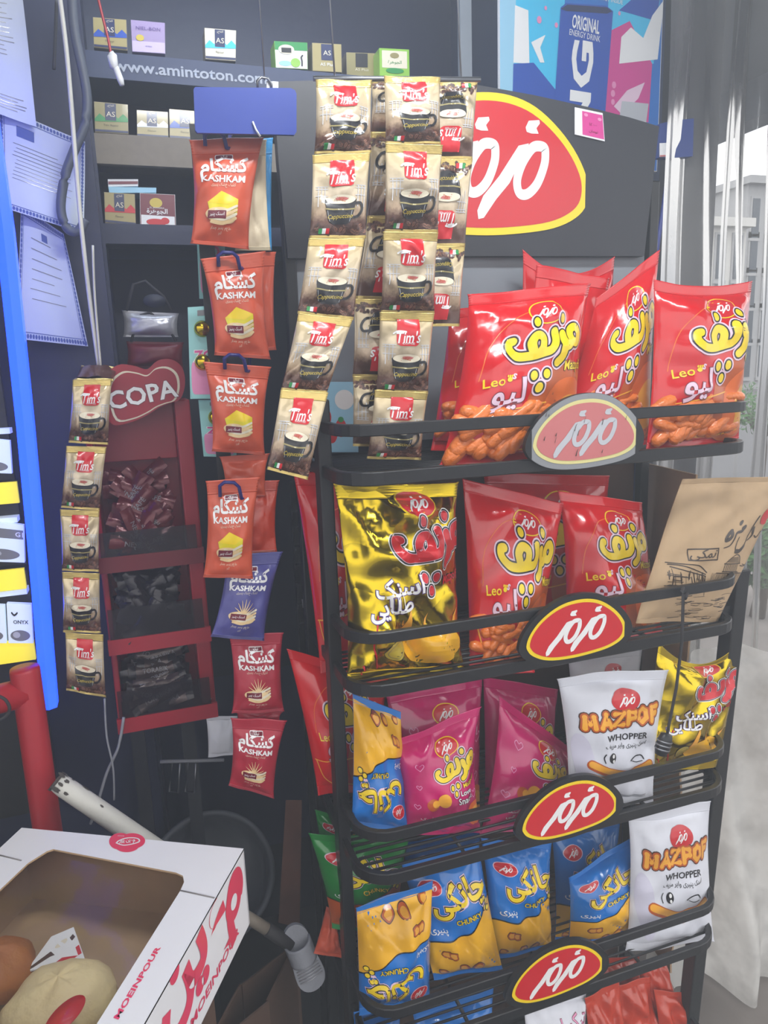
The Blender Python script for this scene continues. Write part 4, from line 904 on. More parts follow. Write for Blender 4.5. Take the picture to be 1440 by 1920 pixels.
x0, x1, z0, z1 = min(p[0] for p in w_), max(p[0] for p in w_), min(p[1] for p in w_), max(p[1] for p in w_); cx, cz = (x0+x1)/2, (z0+z1)/2
a = Art(x1-x0, z1-z0); sh = lambda k: [((cx+(x-cx)*k-x0), (cz+(z-cz)*k*.97-z0-.004)) for x, z in w_]
a.poly(sh(.86), 'ink_cream', 1); a.poly(sh(.80), 'red_plastic', 2)
u = (x1-x0)
for m, o, l in (('ink_maroon', .05, 3), ('ink_white', .025, 4)): a.text('COPA', u*.47, (z1-z0)*.46, u*.30, m, l, rot=.16, off=o, width=u*.82)
mb.stamp(a, flat_fn((x0, 1.475, z0), (x1-x0, 0, 0), (0, 0, z1-z0), .0008)); mb.build('sign', st)
mb = MB(O); xm = at(300, 1400, 1.6).x
for x in (xm-.06, xm+.05): mb.box((x, 1.60, 0), (x+.03, 1.62, z_(1340)), 'dark_panel')
mb.build('stand_leg', st)
# sachets in the trays
def sachet_mesh(name, m, m2, word):
    mb = MB(); N_, K = 8, 5; vs = []
    for side in (1, -1):
        for i in range(N_+1):
            for j in range(K):
                t = i/N_; s_ = j/(K-1); h = .007*max(0, 1-abs(2*t-1)**6)*(1-abs(2*s_-1)**2)**.6*side
                vs.append(((t-.5)*.115, (s_-.5)*.028, h+.0006*side))
    S_ = (N_+1)*K; f1 = []; f2 = []
    for side in (0, 1):
        for i in range(N_):
            for j in range(K-1):
                a = side*S_+i*K+j; f = (a, a+K, a+K+1, a+1); (f2 if i in (0, N_-1) else f1).append(f if side == 0 else f[::-1])
    b = mb.add(vs, f1, m, True); k = mb.mi(m2)
    for f in f2: mb.f.append(list(f)); mb.m.append(k); mb.s.append(True)
    if word:
        A_ = Art(.115, .028); A_.text(word, .0575, .014, .014, 'ink_grey', 1, off=.01, width=.06)
        mb.stamp(A_, lambda u, v, l: Vector(((u-.5)*.115, (v-.5)*.028, .0012+.007*max(0, 1-abs(2*u-1)**6)*max(0, 1-abs(2*v-1)**2)**.6)), 8, 4)
    o = mb.build(name); me = o.data; bpy.data.objects.remove(o); return me
SM = [sachet_mesh('stick_sachet', 'dark_sachet', 'dark_sachet', 'NESCAFÉ'), sachet_mesh('stick_sachet', 'black_sachet', 'black_sachet', ''), sachet_mesh('stick_sachet', 'brown_sachet', 'black_sachet', 'TORABIKA')]
sl = ['glossy dark red instant coffee stick lying in the top tray of the red stand', 'black instant coffee stick lying in the middle tray of the red stand', 'brown coffee stick lying in the bottom tray of the red stand']
for k in range(3):
    rr = random.Random(30+k); zb, zt = z_(TR[k][0]), z_(TR[k][1]); n = (40, 40, 20)[k]; per = (8, 8, 5)[k]
    for i in range(n):
        o = link('stick_sachet', SM[k]); lv = i//per; yy = lv/max(1, n//per-1)
        o.location = (xl+.07+(xr-xl-.165)*((i % per)+rr.uniform(-.2, .4))/per, 1.482+.065*yy+rr.uniform(-.006, .006), zb+.035+(.10 if k < 2 else .06)*yy+rr.uniform(-.01, .012))
        o.rotation_euler = (rr.uniform(.9, 1.6), rr.uniform(-1.3, 1.3) if k < 2 else rr.uniform(-.35, .35), rr.uniform(-.3, .3)); tag(o, sl[k], 'coffee sachet', 'coffee sticks in tray %s' % ('one', 'two', 'three')[k])

# ------------------------------------------------------------------ tobacco shelf at the back left
ts = thing('tobacco_shelf', at(350, 455, 1.75), 'dark blue shelf unit with lettered fascia along the back of the kiosk', 'shelf unit'); O = ts.location; O.z = 0
SX0, SX1 = at(170, 300, 1.75).x, at(940, 100, 1.75).x
def zb_(y, x=180): return at(x, y, 1.75).z
mb = MB(O); mb.box((SX0, 2.02, .3), (SX1, 2.035, 2.74), 'navy_panel'); mb.build('back_panel', ts)
for x in (SX0-.012, SX1-.012):
    mb = MB(O); mb.box((x, 1.75, 0), (x+.024, 2.02, 2.74), 'shelf_blue' if x > 0 else 'navy_panel'); mb.build('side_panel', ts)
def board(y0, y1, m, nm, x=180, dep=.27, art=None, x1=None):
    z1, z0 = zb_(y0, x), zb_(y1, x); mb = MB(O); mb.box((SX0+.012, 1.75, z0), ((x1 or SX1-.012), 1.765, z1), m); mb.box((SX0+.012, 1.765, z1-.012), (SX1-.012, 2.02, z1), m)
    if art: art(mb, z0, z1)
    return mb.build(nm, ts), z1
def www(mb, z0, z1):
    L = SX1-SX0; a = Art(L, z1-z0); h = z1-z0; tx0 = at(212, 115, 1.75).x-SX0; tx1 = at(500, 155, 1.75).x-SX0
    a.text('www.amintoton.com', (tx0+tx1)/2, h*.50, h*.60, 'ink_wwwgrey', 1, off=.02, width=tx1-tx0, res=3); mb.stamp(a, flat_fn((SX0, 1.75, z0), (L, 0, 0), (0, 0, h), .0008))
board(95, 145, 'shelf_blue', 'fascia', art=www); board(249, 306, 'wood_board', 'shelf_board'); board(418, 456, 'navy_panel', 'shelf_board')
mb = MB(O); mb.box((SX0+.012, 1.98, .9), (SX1-.012, 2.0, zb_(456)), 'dark_navy'); mb.build('lower_panel', ts)
for px in (858,):
    mb = MB(O); x = at(px, 60, 1.75).x; mb.box((x, 1.735, zb_(95)), (x+.03, 1.75, 2.74), 'grey_panel'); mb.build('upright_strip', ts)
def pack(name, label, q, Y, dep, m, art, cat='tobacco box', group=None):
    w_ = [at(*p, Y) for p in q]; bl, br, tr, tl = w_[3], w_[2], w_[1], w_[0]; d = Vector((0, dep, 0)); org = (bl+br)/2
    mb = MB(org); mb.hexa([bl, br, br+d, bl+d, tl, tr, tr+d, tl+d], m)
    if art: mb.stamp(art, quad_fn(bl, br, tr, tl, .0005))
    return tag(mb.build(name), label, cat, group)
def as_art(splash, bg='ink_boxgold', low=None):
    a = Art(1, 1); a.rect(.01, .01, .99, .99, bg, 1); a.poly([(.01, .45), (.15, .62), (.3, .5), (.5, .68), (.7, .5), (.85, .66), (.99, .52), (.99, .40), (.01, .36)], splash, 2); a.rect(.32, .42, .64, .97, 'ink_navy', 3)
    a.text('AS', .48, .62, .24, 'ink_cream', 4, off=.0); a.text('AL FAKHER', .48, .88, .06, 'ink_cream', 4) if False else None
    a.text('الفاخر', .48, .89, .09, 'ink_cream', 4); a.text('Two Apples' if splash == 'ink_green' else 'Flavour', .48, .25, .09, 'ink_ink', 3); a.rect(.01, .03, .99, .10, 'ink_navy', 3); return a
TGs = 'flavoured tobacco boxes on the kiosk shelves'
pk = lambda label, q, art, m='wood_board', Y=1.755, dep=.05: pack('tobacco_box', label, q, Y, dep, m, art, group=TGs)
pk('gold box with blue splash at the left end of the top shelf', [(174, 32), (237, 37), (239, 95), (176, 89)], as_art('ink_blue'))
ap = Art(1, 1); ap.rect(.01, .01, .99, .99, 'ink_boxpurp', 1); ap.rect(.01, .01, .99, .35, 'ink_lilac', 2); ap.text('NIEL-BON', .5, .76, .15, 'ink_purple', 3, width=.72); ap.ell(.25, .45, .12, .1, 'ink_gold', 3); ap.text('el-bon', .5, .2, .08, 'ink_purple', 3)
pk('lilac box beside the leftmost gold box on the top shelf', [(245, 37), (309, 43), (310, 101), (248, 97)], ap, 'ink_boxpurp')
pk('gold box with pale blue splash standing alone in the middle of the top shelf', [(383, 52), (443, 57), (442, 115), (385, 111)], as_art('ink_cyan', 'ink_cream'))
ag = Art(1, 1); ag.rect(.01, .01, .99, .99, 'ink_white', 1); ag.rect(.01, .68, .99, .99, 'ink_green', 2); ag.ell(.35, .70, .24, .18, 'ink_cream', 3); ag.rect(.2, .58, .5, .76, 'ink_black', 4); ag.ell(.62, .22, .15, .17, 'ink_lime', 3); ag.ell(.3, .18, .2, .1, 'ink_sky', 2); ag.stroke([(.82, .12), (.82, .3), (.80, .42), (.84, .5)], .05, 'ink_black', 3)
pk('green and white box with black arch emblem on the top shelf', [(514, 77), (576, 80), (577, 130), (517, 127)], ag, 'ink_lime')
aa = Art(1, 1); aa.rect(.01, .01, .99, .99, 'ink_boxgold', 1); aa.rect(.3, .4, .7, .97, 'ink_navy', 2); aa.text('AS', .5, .66, .24, 'ink_cream', 3); aa.text('AS Plus', .5, .25, .16, 'ink_white', 3)
pk('gold box with navy label right of the green and white box', [(585, 80), (640, 83), (641, 136), (586, 133)], aa)
ad = Art(1, 1); ad.rect(.01, .01, .99, .99, 'ink_olive', 1); ad.rect(.3, .4, .7, .97, 'ink_black', 2); ad.text('AS Plus', .5, .3, .15, 'ink_cream', 3)
pk('dim olive box between the gold box and pale green box', [(649, 98), (706, 100), (706, 146), (650, 143)], ad, Y=1.80)
al = Art(1, 1); al.rect(.01, .01, .99, .99, 'ink_lime', 1); al.rect(.08, .3, .92, .92, 'ink_cream', 2); al.ell(.5, .75, .15, .1, 'ink_olive', 3); al.text('الجوهرة', .5, .5, .16, 'ink_green', 3); al.ell(.5, .2, .3, .1, 'ink_green', 3)
pk('pale green box at the right end of the top shelf', [(711, 90), (767, 93), (768, 145), (712, 142)], al, 'ink_lime')
pk('olive gold box with green splash at the left of the second shelf', [(176, 190), (240, 196), (241, 252), (178, 248)], as_art('ink_green', 'ink_olive'), dep=.12)
pk('gold box with white splash in the middle of the second shelf', [(256, 206), (315, 210), (316, 260), (257, 256)], as_art('ink_white', 'ink_boxgold'))
pk('gold box half behind the blue price board on the second shelf', [(317, 204), (378, 209), (378, 264), (318, 260)], as_art('ink_blue', 'ink_boxgold'))
pk('gold box with red fruit splash under the stacked slim boxes', [(195, 360), (253, 364), (255, 424), (197, 418)], as_art('ink_red', 'ink_boxgold'))
aj = Art(1, 1); aj.rect(.01, .01, .99, .99, 'ink_maroon', 1); aj.rect(.03, .03, .97, .33, 'ink_white', 2); aj.ell(.45, .72, .18, .15, 'ink_gold', 2); aj.text('الجوهرة', .48, .45, .2, 'ink_white', 3, off=.02); aj.text('EL JAWHARA', .48, .56, .07, 'ink_white', 3); aj.ell(.45, .12, .28, .11, 'ink_red', 3); aj.ell(.7, .18, .12, .1, 'ink_red', 3)
pk('red and white box beside the red fruit box on the third shelf', [(262, 362), (328, 365), (330, 427), (263, 422)], aj, 'ink_white', dep=.09)
ax = Art(1, 1); ax.rect(.01, .3, .99, .7, 'ink_maroon', 1)
pack('slim_box', 'white slim box with dark red stripe, topmost of the two stacked slim boxes', [(202, 336), (259, 336), (259, 349), (203, 350)], 1.76, .06, 'white_card', ax, 'slim box')
pack('slim_box', 'wider pale blue slim box under the striped slim box', [(203, 350), (293, 352), (293, 361), (205, 362)], 1.757, .06, 'ink_sky', None, 'slim box')
# dim pouches hung under the shelf
for (q, l, m) in (([(228, 582), (336, 588), (335, 632), (230, 632)], 'grey gift pouch with tied handle hung in the dark recess', 'silver_film'), ([(236, 640), (345, 642), (345, 690), (236, 690)], 'dark red pouch hung below the grey pouch in the recess', 'deep_red')):
    root = bag('gift_pouch', l, None, q, (1.72, 1.72), .02, m, None, N=14, M=12, cat='pouch', seed=300, crumple=.003); c = at((q[0][0]+q[1][0])/2, q[0][1], 1.715)
    mb = MB(root.location); mb.tube([c+Vector((-.05, 0, 0)), c+Vector((-.03, 0, .055)), c+Vector((-.005, 0, .062)), c+Vector((.03, 0, .03)), c+Vector((.045, 0, 0))], .003, 'rope'); mb.build('handle', root)
    if m == 'silver_film':
        mb = MB(root.location); mb.lathe([(.0001, .004), (.022, .003), (.024, 0)], 'dark_navy', Matrix.Translation(c+Vector((.01, -.004, .02))) @ Matrix.Rotation(PI/2, 4, 'X') @ Matrix.Scale(.6, 4, (0, 1, 0)), 20); mb.build('emblem', root)
wp = bag('white_pouch', 'white printed pouch hanging low beside the dark red packets', None, [(386, 1344), (446, 1342), (448, 1414), (390, 1420)], (1.47, 1.47), .015, 'white_film', None, N=14, M=12, cat='pouch', seed=310)
mb = MB(wp.location); c = at(404, 1345, 1.47); mb.tube([c, c+Vector((-.012, .01, .03)), Vector((xr-.008, 1.505, z_(1330)))], .0015, 'steel', 6); mb.build('hanging_wire', wp)

# ------------------------------------------------------------------ posters, column things
po = Art(1, 1); pq = [(942, -60), (1262, -60), (1212, 250), (932, 190)]
PW = [at(*p, 1.66) for p in pq]; Xa, Xb, Za, Zb = at(936, 100, 1.66).x, at(1240, 100, 1.66).x, 2.22, 2.70
def pz(x, y):
    p = at(x, y, 1.66); return ((p.x-Xa)/(Xb-Xa), (p.z-Za)/(Zb-Za))
po.rect(.004, .004, .996, .996, 'ink_chunkblue', 1)
def pp(pts, m, l): po.poly([pz(*p) for p in pts], m, l)
pp([(936, -20), (968, -20), (960, 220), (934, 220)], 'ink_sky', 2)
pp([(968, -30), (1060, -30), (1050, 200), (960, 230)], 'ink_cyan', 2); pp([(1140, -30), (1240, -30), (1225, 120), (1140, 120)], 'ink_cyan', 2)
pp([(1140, 60), (1180, 40), (1222, 120), (1215, 230), (1130, 210)], 'ink_magenta', 3); pp([(1160, 20), (1212, -25), (1240, -25), (1230, 40)], 'ink_blue', 3)
pp([(965, 10), (990, 20), (992, 120), (962, 118)], 'ink_white', 3); pp([(962, 120), (1000, 118), (1042, 170), (1040, 210), (960, 200)], 'ink_blue', 3); pp([(995, 80), (1022, 66), (1012, 90), (1020, 118), (1012, 118)], 'ink_white', 4)
pp([(1160, 120), (1164, 70), (1182, 52), (1205, 72), (1222, 30), (1244, 0), (1232, 112)], 'ink_white', 4); pp([(1150, 200), (1175, 170), (1208, 155), (1196, 185), (1165, 215)], 'ink_pale', 4)
pp([(1165, 190), (1215, 195), (1210, 235), (1160, 225)], 'ink_silver', 4)
for x, y, r_ in ((1010, 38, .014), (1042, 48, .010), (1022, 16, .008), (1150, 160, .014), (1148, 176, .014), (1148, 192, .012), (1160, 26, .008)): po.ell(*pz(x, y), r_, r_*1.2, 'ink_pink', 5, n=12)
pp([(1050, 15), (1060, 7), (1135, 12), (1148, 22), (1132, 230), (1036, 230)], 'ink_blue', 6); pp([(1050, 18), (1062, 10), (1136, 15), (1146, 23), (1136, 27), (1060, 22)], 'ink_navy', 7)
def ptext(t, x, y, hpx, wpx, rot, m='ink_white', l=8, off=.02):
    cx, cy = pz(x, y); ax_, ay = 1/(Xb-Xa), 1/(Zb-Za); tmp = Art(1, 1); sc = 1.66/F/.94
    tmp.text(t, 0, 0, hpx*sc/.7, m, l, rot=rot, off=off, width=wpx*sc); po.raw_all = None
    for l_, m_, vs, fs in tmp.it: po.raw([(cx+a*ax_, cy+b*ay) for a, b, _z in vs], fs, m_, l_)
ptext('ORIGINAL', 1097, 47, 22, 58, -.09); ptext('ENERGY DRINK', 1095, 68, 10, 66, -.09, off=0); ptext('KING', 1084, 226, 42, 262, PI/2-.05, off=.035); ptext('ENERGY INSIDE', 1140, 0, 8, 60, -.06, off=0)
mb = MB(); mb.box((Xa, 1.66, Za), (Xb, 1.668, Zb), 'white_card'); mb.stamp(po, flat_fn((Xa, 1.66, Za), (Xb-Xa, 0, 0), (0, 0, Zb-Za), .0005)); tag(mb.build('poster'), 'blue and pink energy drink poster above the header board', 'poster')
# blue holder taped on the column and the blue pole
w_ = [at(*p, 1.5) for p in ((1237, 232), (1262, 226), (1301, 222), (1299, 293), (1262, 296), (1237, 295))]
mb = MB(); mat('holder_blue', (40, 62, 128), .3); mb.prism(w_, (0, .02, 0), 'holder_blue'); a = Art(1, 1); s4 = [at(*p, 1.4985) for p in ((1236, 268), (1256, 267), (1252, 294), (1236, 295))]; a.rect(.02, .02, .98, .98, 'ink_white', 1); a.rect(.05, .03, .95, .14, 'ink_redfade', 2)
mb.stamp(a, quad_fn(s4[3], s4[2], s4[1], s4[0], .0004)); tag(mb.build('sign_holder'), 'small dark blue holder with white sticker hung beside the header board', 'sign holder')
mb = MB(); mat('pole_blue', (58, 70, 150), .35); p0, p1 = at(1257, 296, 1.51), at(1230, 480, 1.50); mb.tube([at(1262, 150, 1.53), p0, p1, p1+(p1-p0)*1.6], .005, 'pole_blue'); tag(mb.build('support_pole'), 'thin blue pole running down behind the right end of the header board', 'pole')
# hanging cord with fob in front of the third shelf
cd = thing('dangling_fob', at(1246, 1412, 1.035), 'thin black cord with dark fob dangling from the second shelf rail', 'hanging cord'); O = cd.location
mb = MB(O); mb.tube([at(1281, 1105, 1.05), at(1281, 1114, 1.035), at(1279, 1200, 1.03), at(1268, 1290, 1.03), at(1254, 1360, 1.035), at(1250, 1382, 1.035)], .003, 'rope', 6); mb.tube([at(1281, 1102, 1.05), at(1278, 1108, 1.04), at(1285, 1122, 1.04), at(1288, 1112, 1.05)], .0035, 'rope', 6); mb.build('cord', cd)
mb = MB(O); c = at(1244, 1396, 1.035); mb.lathe([(.0005, .024), (.012, .021), (.015, .008), (.0155, -.008), (.012, -.02), (.0005, -.024)], 'black_metal', Matrix.Translation(c) @ Matrix.Rotation(.3, 4, 'Y') @ Matrix.Scale(.8, 4, (0, 1, 0)), 20)
for k in (-.008, 0, .008): mb.lathe([(.0158, k-.0015), (.0165, k), (.0158, k+.0015)], 'steel', Matrix.Translation(c) @ Matrix.Rotation(.3, 4, 'Y') @ Matrix.Scale(.8, 4, (0, 1, 0)), 20)
mb.build('fob', cd)
# carton seen through the top shelf, left
pa = Art(1, 1); pa.rect(.01, .01, .99, .99, 'ink_sky', 1)
for x, y in ((.2, .3), (.42, .26), (.62, .35), (.3, .5)): pa.ell(x, y, .12, .13, 'ink_red', 2); pa.ell(x, y+.12, .06, .04, 'ink_green', 3)
pa.ell(.7, .75, .2, .14, 'ink_white', 2)
pack('fruit_carton', 'pale blue carton with strawberries behind the left strips on the top shelf', [(580, 716), (672, 716), (672, 848), (586, 848)], 1.345, .03, 'ink_sky', pa, 'carton')

# ------------------------------------------------------------------ left side: papers, cables, lit display
def sheet(name, label, q, Y, art, curl=.012, cat='paper'):
    w_ = [at(*p, Y) for p in q]; fn = quad_fn(w_[3], w_[2], w_[1], w_[0], .0005); n = (w_[2]-w_[3]).cross(w_[0]-w_[3]).normalized()
    f2 = lambda u, v, l=0: fn(u, v, l)+n*(curl*(math.sin(u*4.2+1)*.5+math.cos(v*5)*.5+1))
    K = 12; mb = MB(w_[3]); vs = [f2(i/K, j/K)+n*(-.0004*s) for s in (0, 1) for j in range(K+1) for i in range(K+1)]; S_ = (K+1)**2; fs = []
    for s in (0, 1):
        for j in range(K):
            for i in range(K): a = s*S_+j*(K+1)+i; fs.append((a, a+1, a+K+2, a+K+1))
    mb.add(vs, fs, 'paper', True); mb.stamp(art, f2, K, K); return tag(mb.build(name), label, cat)
rr = random.Random(9)
def lines(a, n, x0, x1, y0, y1):
    for k in range(n):
        y = y1-(y1-y0)*k/n; a.rect(x0+rr.uniform(0, .05), y, x1-rr.uniform(0, .2), y+.006, 'ink_grey', 1)
a1 = Art(1, 1); lines(a1, 12, .15, .8, .45, .85); lines(a1, 5, .15, .9, .04, .16)
sheet('notice_paper', 'plain white notice sheet at the top left corner', [(-70, -30), (40, -30), (70, 242), (-60, 200)], 1.57, a1)
def border(a):
    for k in range(26):
        t = (k+.5)/26
        for x, y in ((t, .03), (t, .97), (.03, t), (.97, t)): a.ell(x, y, .016, .020, 'blueprint_ink', 1, n=8)
    for p in ([(.06, .06), (.94, .06)], [(.94, .06), (.94, .94)], [(.94, .94), (.06, .94)], [(.06, .94), (.06, .06)]): a.stroke(p, .006, 'blueprint_ink', 1)
a2 = Art(1, 1); border(a2); lines(a2, 10, .15, .85, .3, .7); a2.rect(.2, .78, .4, .88, 'blueprint_ink', 1)
sheet('licence_paper', 'licence sheet with blue ornamental border under the plain notice', [(0, 205), (160, 268), (158, 440), (2, 392)], 1.585, a2)
a3 = Art(1, 1); border(a3); lines(a3, 7, .2, .8, .25, .8); a3.rect(.44, .82, .56, .88, 'blueprint_ink', 1)
sheet('licence_paper', 'lowest licence sheet with blue lace border hanging beside the blue light', [(42, 388), (120, 440), (166, 650), (32, 636)], 1.60, a3)
def cable(name, label, P, r, m, Y, cat='cable'):
    mb = MB(at(*P[-1], Y)); pts = smooth_open([at(x, y, Y) for x, y in P]); mb.tube(pts, r, m, 8); return tag(mb.build(name), label, cat)
def smooth_open(P, n=5):
    S = []; L = len(P)
    for i in range(L-1):
        a, b, c, d = P[max(0, i-1)], P[i], P[i+1], P[min(L-1, i+2)]
        for k in range(n):
            t = k/n; S.append(.5*((2*b)+(c-a)*t+(2*a-5*b+4*c-d)*t*t+(3*b-a-3*c+d)*t**3))
    return S+[P[-1]]
cable('white_cable', 'long off-white cable hanging in front of the shelf edge', [(110, -20), (124, 90), (134, 200), (140, 280), (152, 420), (168, 560), (186, 692)], .004, 'white_paint', 1.50)
cable('thin_cable', 'second thin white cable just right of the long off-white one', [(174, 460), (178, 560), (189, 690)], .0022, 'white_paint', 1.49)
cable('black_hose', 'thick dark looped hose beside the licence sheets', [(134, -20), (140, 60), (162, 170), (160, 230), (140, 280), (122, 330), (114, 390), (126, 428), (146, 434), (160, 412)], .0085, 'hose_grey', 1.55)
cable('thin_wire', 'thin dark wire running along the top of the partition', [(106, 0), (104, 60), (101, 130)], .003, 'rope', 1.60)
cb = thing('hanging_connector', at(222, 160, 1.40), 'red wire with white plug hanging over the web address', 'wire'); O = cb.location
mb = MB(O); mb.tube(smooth_open([at(x, y, 1.40) for x, y in ((180, -20), (192, 30), (202, 70), (209, 106))]), .0022, 'red_paint', 6); mb.build('wire', cb)
mb = MB(O); mb.tube([at(207, 100, 1.40), at(210, 104, 1.40), at(214, 126, 1.40), at(218, 128, 1.40)], [.0065, .008, .0075, .004], 'white_plastic', 10); mb.tube([at(217, 126, 1.40), at(226, 150, 1.40), at(229, 160, 1.40)], [.005, .0055, .004], 'white_plastic', 10); mb.build('plug', cb)
cable('grey_cord', 'thin grey cord hanging below the red stand into the dark', [(232, 1345), (222, 1400), (200, 1450), (185, 1500), (170, 1545)], .003, 'grey_rubber', 1.45)
cable('grey_cord', 'second grey cord with a kink under the far left coffee strip', [(196, 1310), (200, 1380), (212, 1440), (214, 1500)], .002, 'grey_rubber', 1.44)

# lit cigarette display with blue light tube
ds = thing('lit_display', at(60, 1325, 1.48), 'glowing cigarette display cabinet with blue light tube on its edge', 'display cabinet'); O = ds.location
Lq = [(-16, 150), (10, 330), (24, 430), (62, 800), (80, 1000), (107, 1326)]
le = [at(x, y, 1.46) for x, y in Lq]; top = le[0]+(le[0]-le[1])*.6
mb = MB(O); edge = [top]+le
for nm, off, wd, dp, m in (('light_tube', 0, .028, .03, 'led_blue'),):
    vs = []; fs = []
    for p in edge:
        for dx, dy in ((-wd, 0), (-wd*.5, -.008), (0, 0), (0, dp), (-wd, dp)): vs.append((p.x+dx, p.y+dy, p.z))
    for i in range(len(edge)-1):
        for k in range(5): fs.append((i*5+k, i*5+(k+1) % 5, (i+1)*5+(k+1) % 5, (i+1)*5+k))
    fs += [(0, 1, 2, 3, 4), tuple(len(vs)-5+k for k in range(5))]
    mb.add(vs, fs, m)
mb.build('light_tube', ds)
lx = lambda z: None
xe = at(52, 900, 1.31).x
mb = MB(O); mb.box((-.70, 1.52, at(60, 1325, 1.48).z-.25), (at(90, 1200, 1.52).x-.02, 1.535, 2.1), 'black_metal'); mb.build('back_panel', ds)
rows = [(905, 945), (1070, 1108), (1205, 1245)]
tops = [(700, 745, None)]
for k, (ya, yb) in enumerate(rows):
    xr_ = at((30, 44, 62)[k], ya, 1.48).x; za, zb2 = at(20, ya, 1.48).z, at(20, yb, 1.48).z
    mb = MB(O); mb.box((-.70, 1.485, zb2), (xr_, 1.495, za), 'lit_yellow'); mb.box((-.70, 1.495, za-.008), (xr_, 1.52, za), 'black_metal'); mb.box((-.70, 1.49, za+.09), (xr_, 1.52, za+.10), 'lit_white'); mb.build('lit_shelf', ds)
CP = [('G1', 925, [(-40, 975), (44, 985), (46, 1055), (-40, 1052)]), ('ONYX', 1150, [(12, 1132), (58, 1134), (62, 1206), (16, 1206)]), ('', 1150, [(-40, 1134), (8, 1136), (12, 1206), (-40, 1206)]), ('', 850, [(-40, 820), (18, 826), (22, 888), (-40, 886)])]
for t, _, q in CP:
    a = Art(1, 1); a.rect(.01, .01, .99, .99, 'lit_white', 1)
    if t == 'G1': a.rect(.01, .62, .99, .86, 'ink_grey', 2); a.text('G1', .9, .74, .17, 'ink_white', 3, off=.03)
    if t == 'ONYX': a.text('ONYX', .55, .55, .13, 'ink_black', 3, off=.02, width=.6); a.stroke([(.2, .78), (.3, .72), (.42, .78)], .05, 'ink_black', 3)
    a.ell(.5, .2, .4, .14, 'ink_grey', 2); a.ell(.35, .22, .15, .08, 'ink_silver', 3)
    pack('cigarette_pack', {'G1': 'white pack with grey band on the middle lit shelf', 'ONYX': 'white pack with black lettering on the lowest lit shelf'}.get(t) or ('white pack left of the lettered pack on the lowest lit shelf' if q[0][1] > 1000 else 'white pack on the upper lit shelf at the left edge'), q, 1.48, .014, 'lit_white', a, 'cigarette pack', 'packs in the lit display')
# red tubular barrier post
rp = thing('red_barrier', at(75, 1530, 1.40), 'glossy red tubular metal barrier at the left edge', 'barrier'); O = rp.location
c0, c1 = at(46, 1252, 1.40), at(76, 1560, 1.40); c1 = Vector((c0.x, c0.y, c1.z)); r0 = (at(75, 1252, 1.40).x-at(16, 1252, 1.40).x)/2
mb = MB(O); mb.lathe([(r0, c0.z-.9), (r0, c0.z-.004), (r0*.96, c0.z), (.0005, c0.z+.001)], 'red_paint', Matrix.Translation((c0.x, c0.y, 0)), 32); mb.build('post', rp)
mb = MB(O); z1 = at(30, 1300, 1.40).z; mb.tube([(c0.x, c0.y, z1), (c0.x-.3, c0.y-.05, z1-.015)], .027, 'red_paint', 16); mb.build('rail', rp)
cable('black_cable', 'black cable looped around the red barrier rail', [(-10, 1302), (10, 1312), (18, 1330), (8, 1345), (-10, 1352)], .003, 'rope', 1.35)
# chipped white pipe
pp_ = thing('white_pipe', at(105, 1466, 1.32), 'chipped white metal pipe slanting behind the pastry box', 'pipe'); O = pp_.location
d0, d1 = at(104, 1464, 1.34), at(262, 1572, 1.30); ee = (d1-d0).normalized(); mb = MB(O); mb.tube([d0, d0+ee*.02, d1, d1+ee*.12], [.0165, .0185, .019, .019], 'white_paint', 20); mb.build('tube', pp_)
mb = MB(O); rr = random.Random(4)
for k in range(26):
    t = rr.random()**1.6*.62; a = rr.uniform(0, 2*PI); b1 = ee.cross(Vector((0, 0, 1))).normalized(); b2 = b1.cross(ee); c = d0.lerp(d1, t)+(b1*math.cos(a)+b2*math.sin(a))*.0192; s = rr.uniform(.003, .010)
    tang = (b2*math.cos(a)-b1*math.sin(a)); mb.add([c+ee*s*math.cos(q_)*rr.uniform(.6, 1.3)+tang*s*.5*math.sin(q_) for q_ in [k_*PI/4 for k_ in range(8)]], [tuple(range(8))], 'chipped')
mb.lathe([(.0188, -.0006), (.0188, .004), (.012, .004), (.012, -.0006)], 'chipped', Matrix.Translation(d0) @ ee.to_track_quat('Z', 'Y').to_matrix().to_4x4(), 20); mb.build('chipped_patches', pp_)

# ------------------------------------------------------------------ pastry box, bottom left
ZT, ZBt = 1.0, .862
T1 = atz(457, 1591, ZT); T0 = atz(69, 1527, ZT); es = (atz(270, 1920, ZT)-T1); es.normalize(); eb = (T0-T1); BL_ = eb.length; eb.normalize(); eb = (eb-es*eb.dot(es)).normalized(); DL = .52
P2 = lambda b, s, z=ZT: Vector((T1.x, T1.y, z))+eb*b+es*s
bx = thing('pastry_box', P2(BL_/2, DL/2, ZBt), 'white cardboard pastry box with window lid and red lettering', 'box'); O = bx.location
def topuv(x, y):
    p = atz(x, y, ZT)-T1; return (p.dot(eb), p.dot(es))
hole = [topuv(*p) for p in ((88, 1596), (100, 1592), (330, 1636), (343, 1642), (345, 1654), (338, 1670))]
b0 = hole[0][0]; b5 = hole[-1][0]
hole = hole+[(b5-.004, DL-.06), (b5+.005, DL-.05), (b0+.02, DL-.05), (b0+.03, DL-.06), (b0+.012, hole[0][1]+.03)]
outer = [(0, 0), (BL_, 0), (BL_, DL), (0, DL)]
mb = MB(O); O3 = [P2(*p) for p in outer]; H3 = [P2(*p) for p in hole]; tri = tessellate_polygon([O3, H3]); allp = O3+H3
dz = Vector((0, 0, -.003)); mb.add(allp, [tuple(t) for t in tri], 'white_card'); mb.add([p+dz for p in allp], [tuple(t) for t in tri], 'brown_card'); n_ = len(H3)
mb.add(H3+[p+dz for p in H3], [(i, (i+1) % n_, n_+(i+1) % n_, n_+i) for i in range(n_)], 'brown_card')
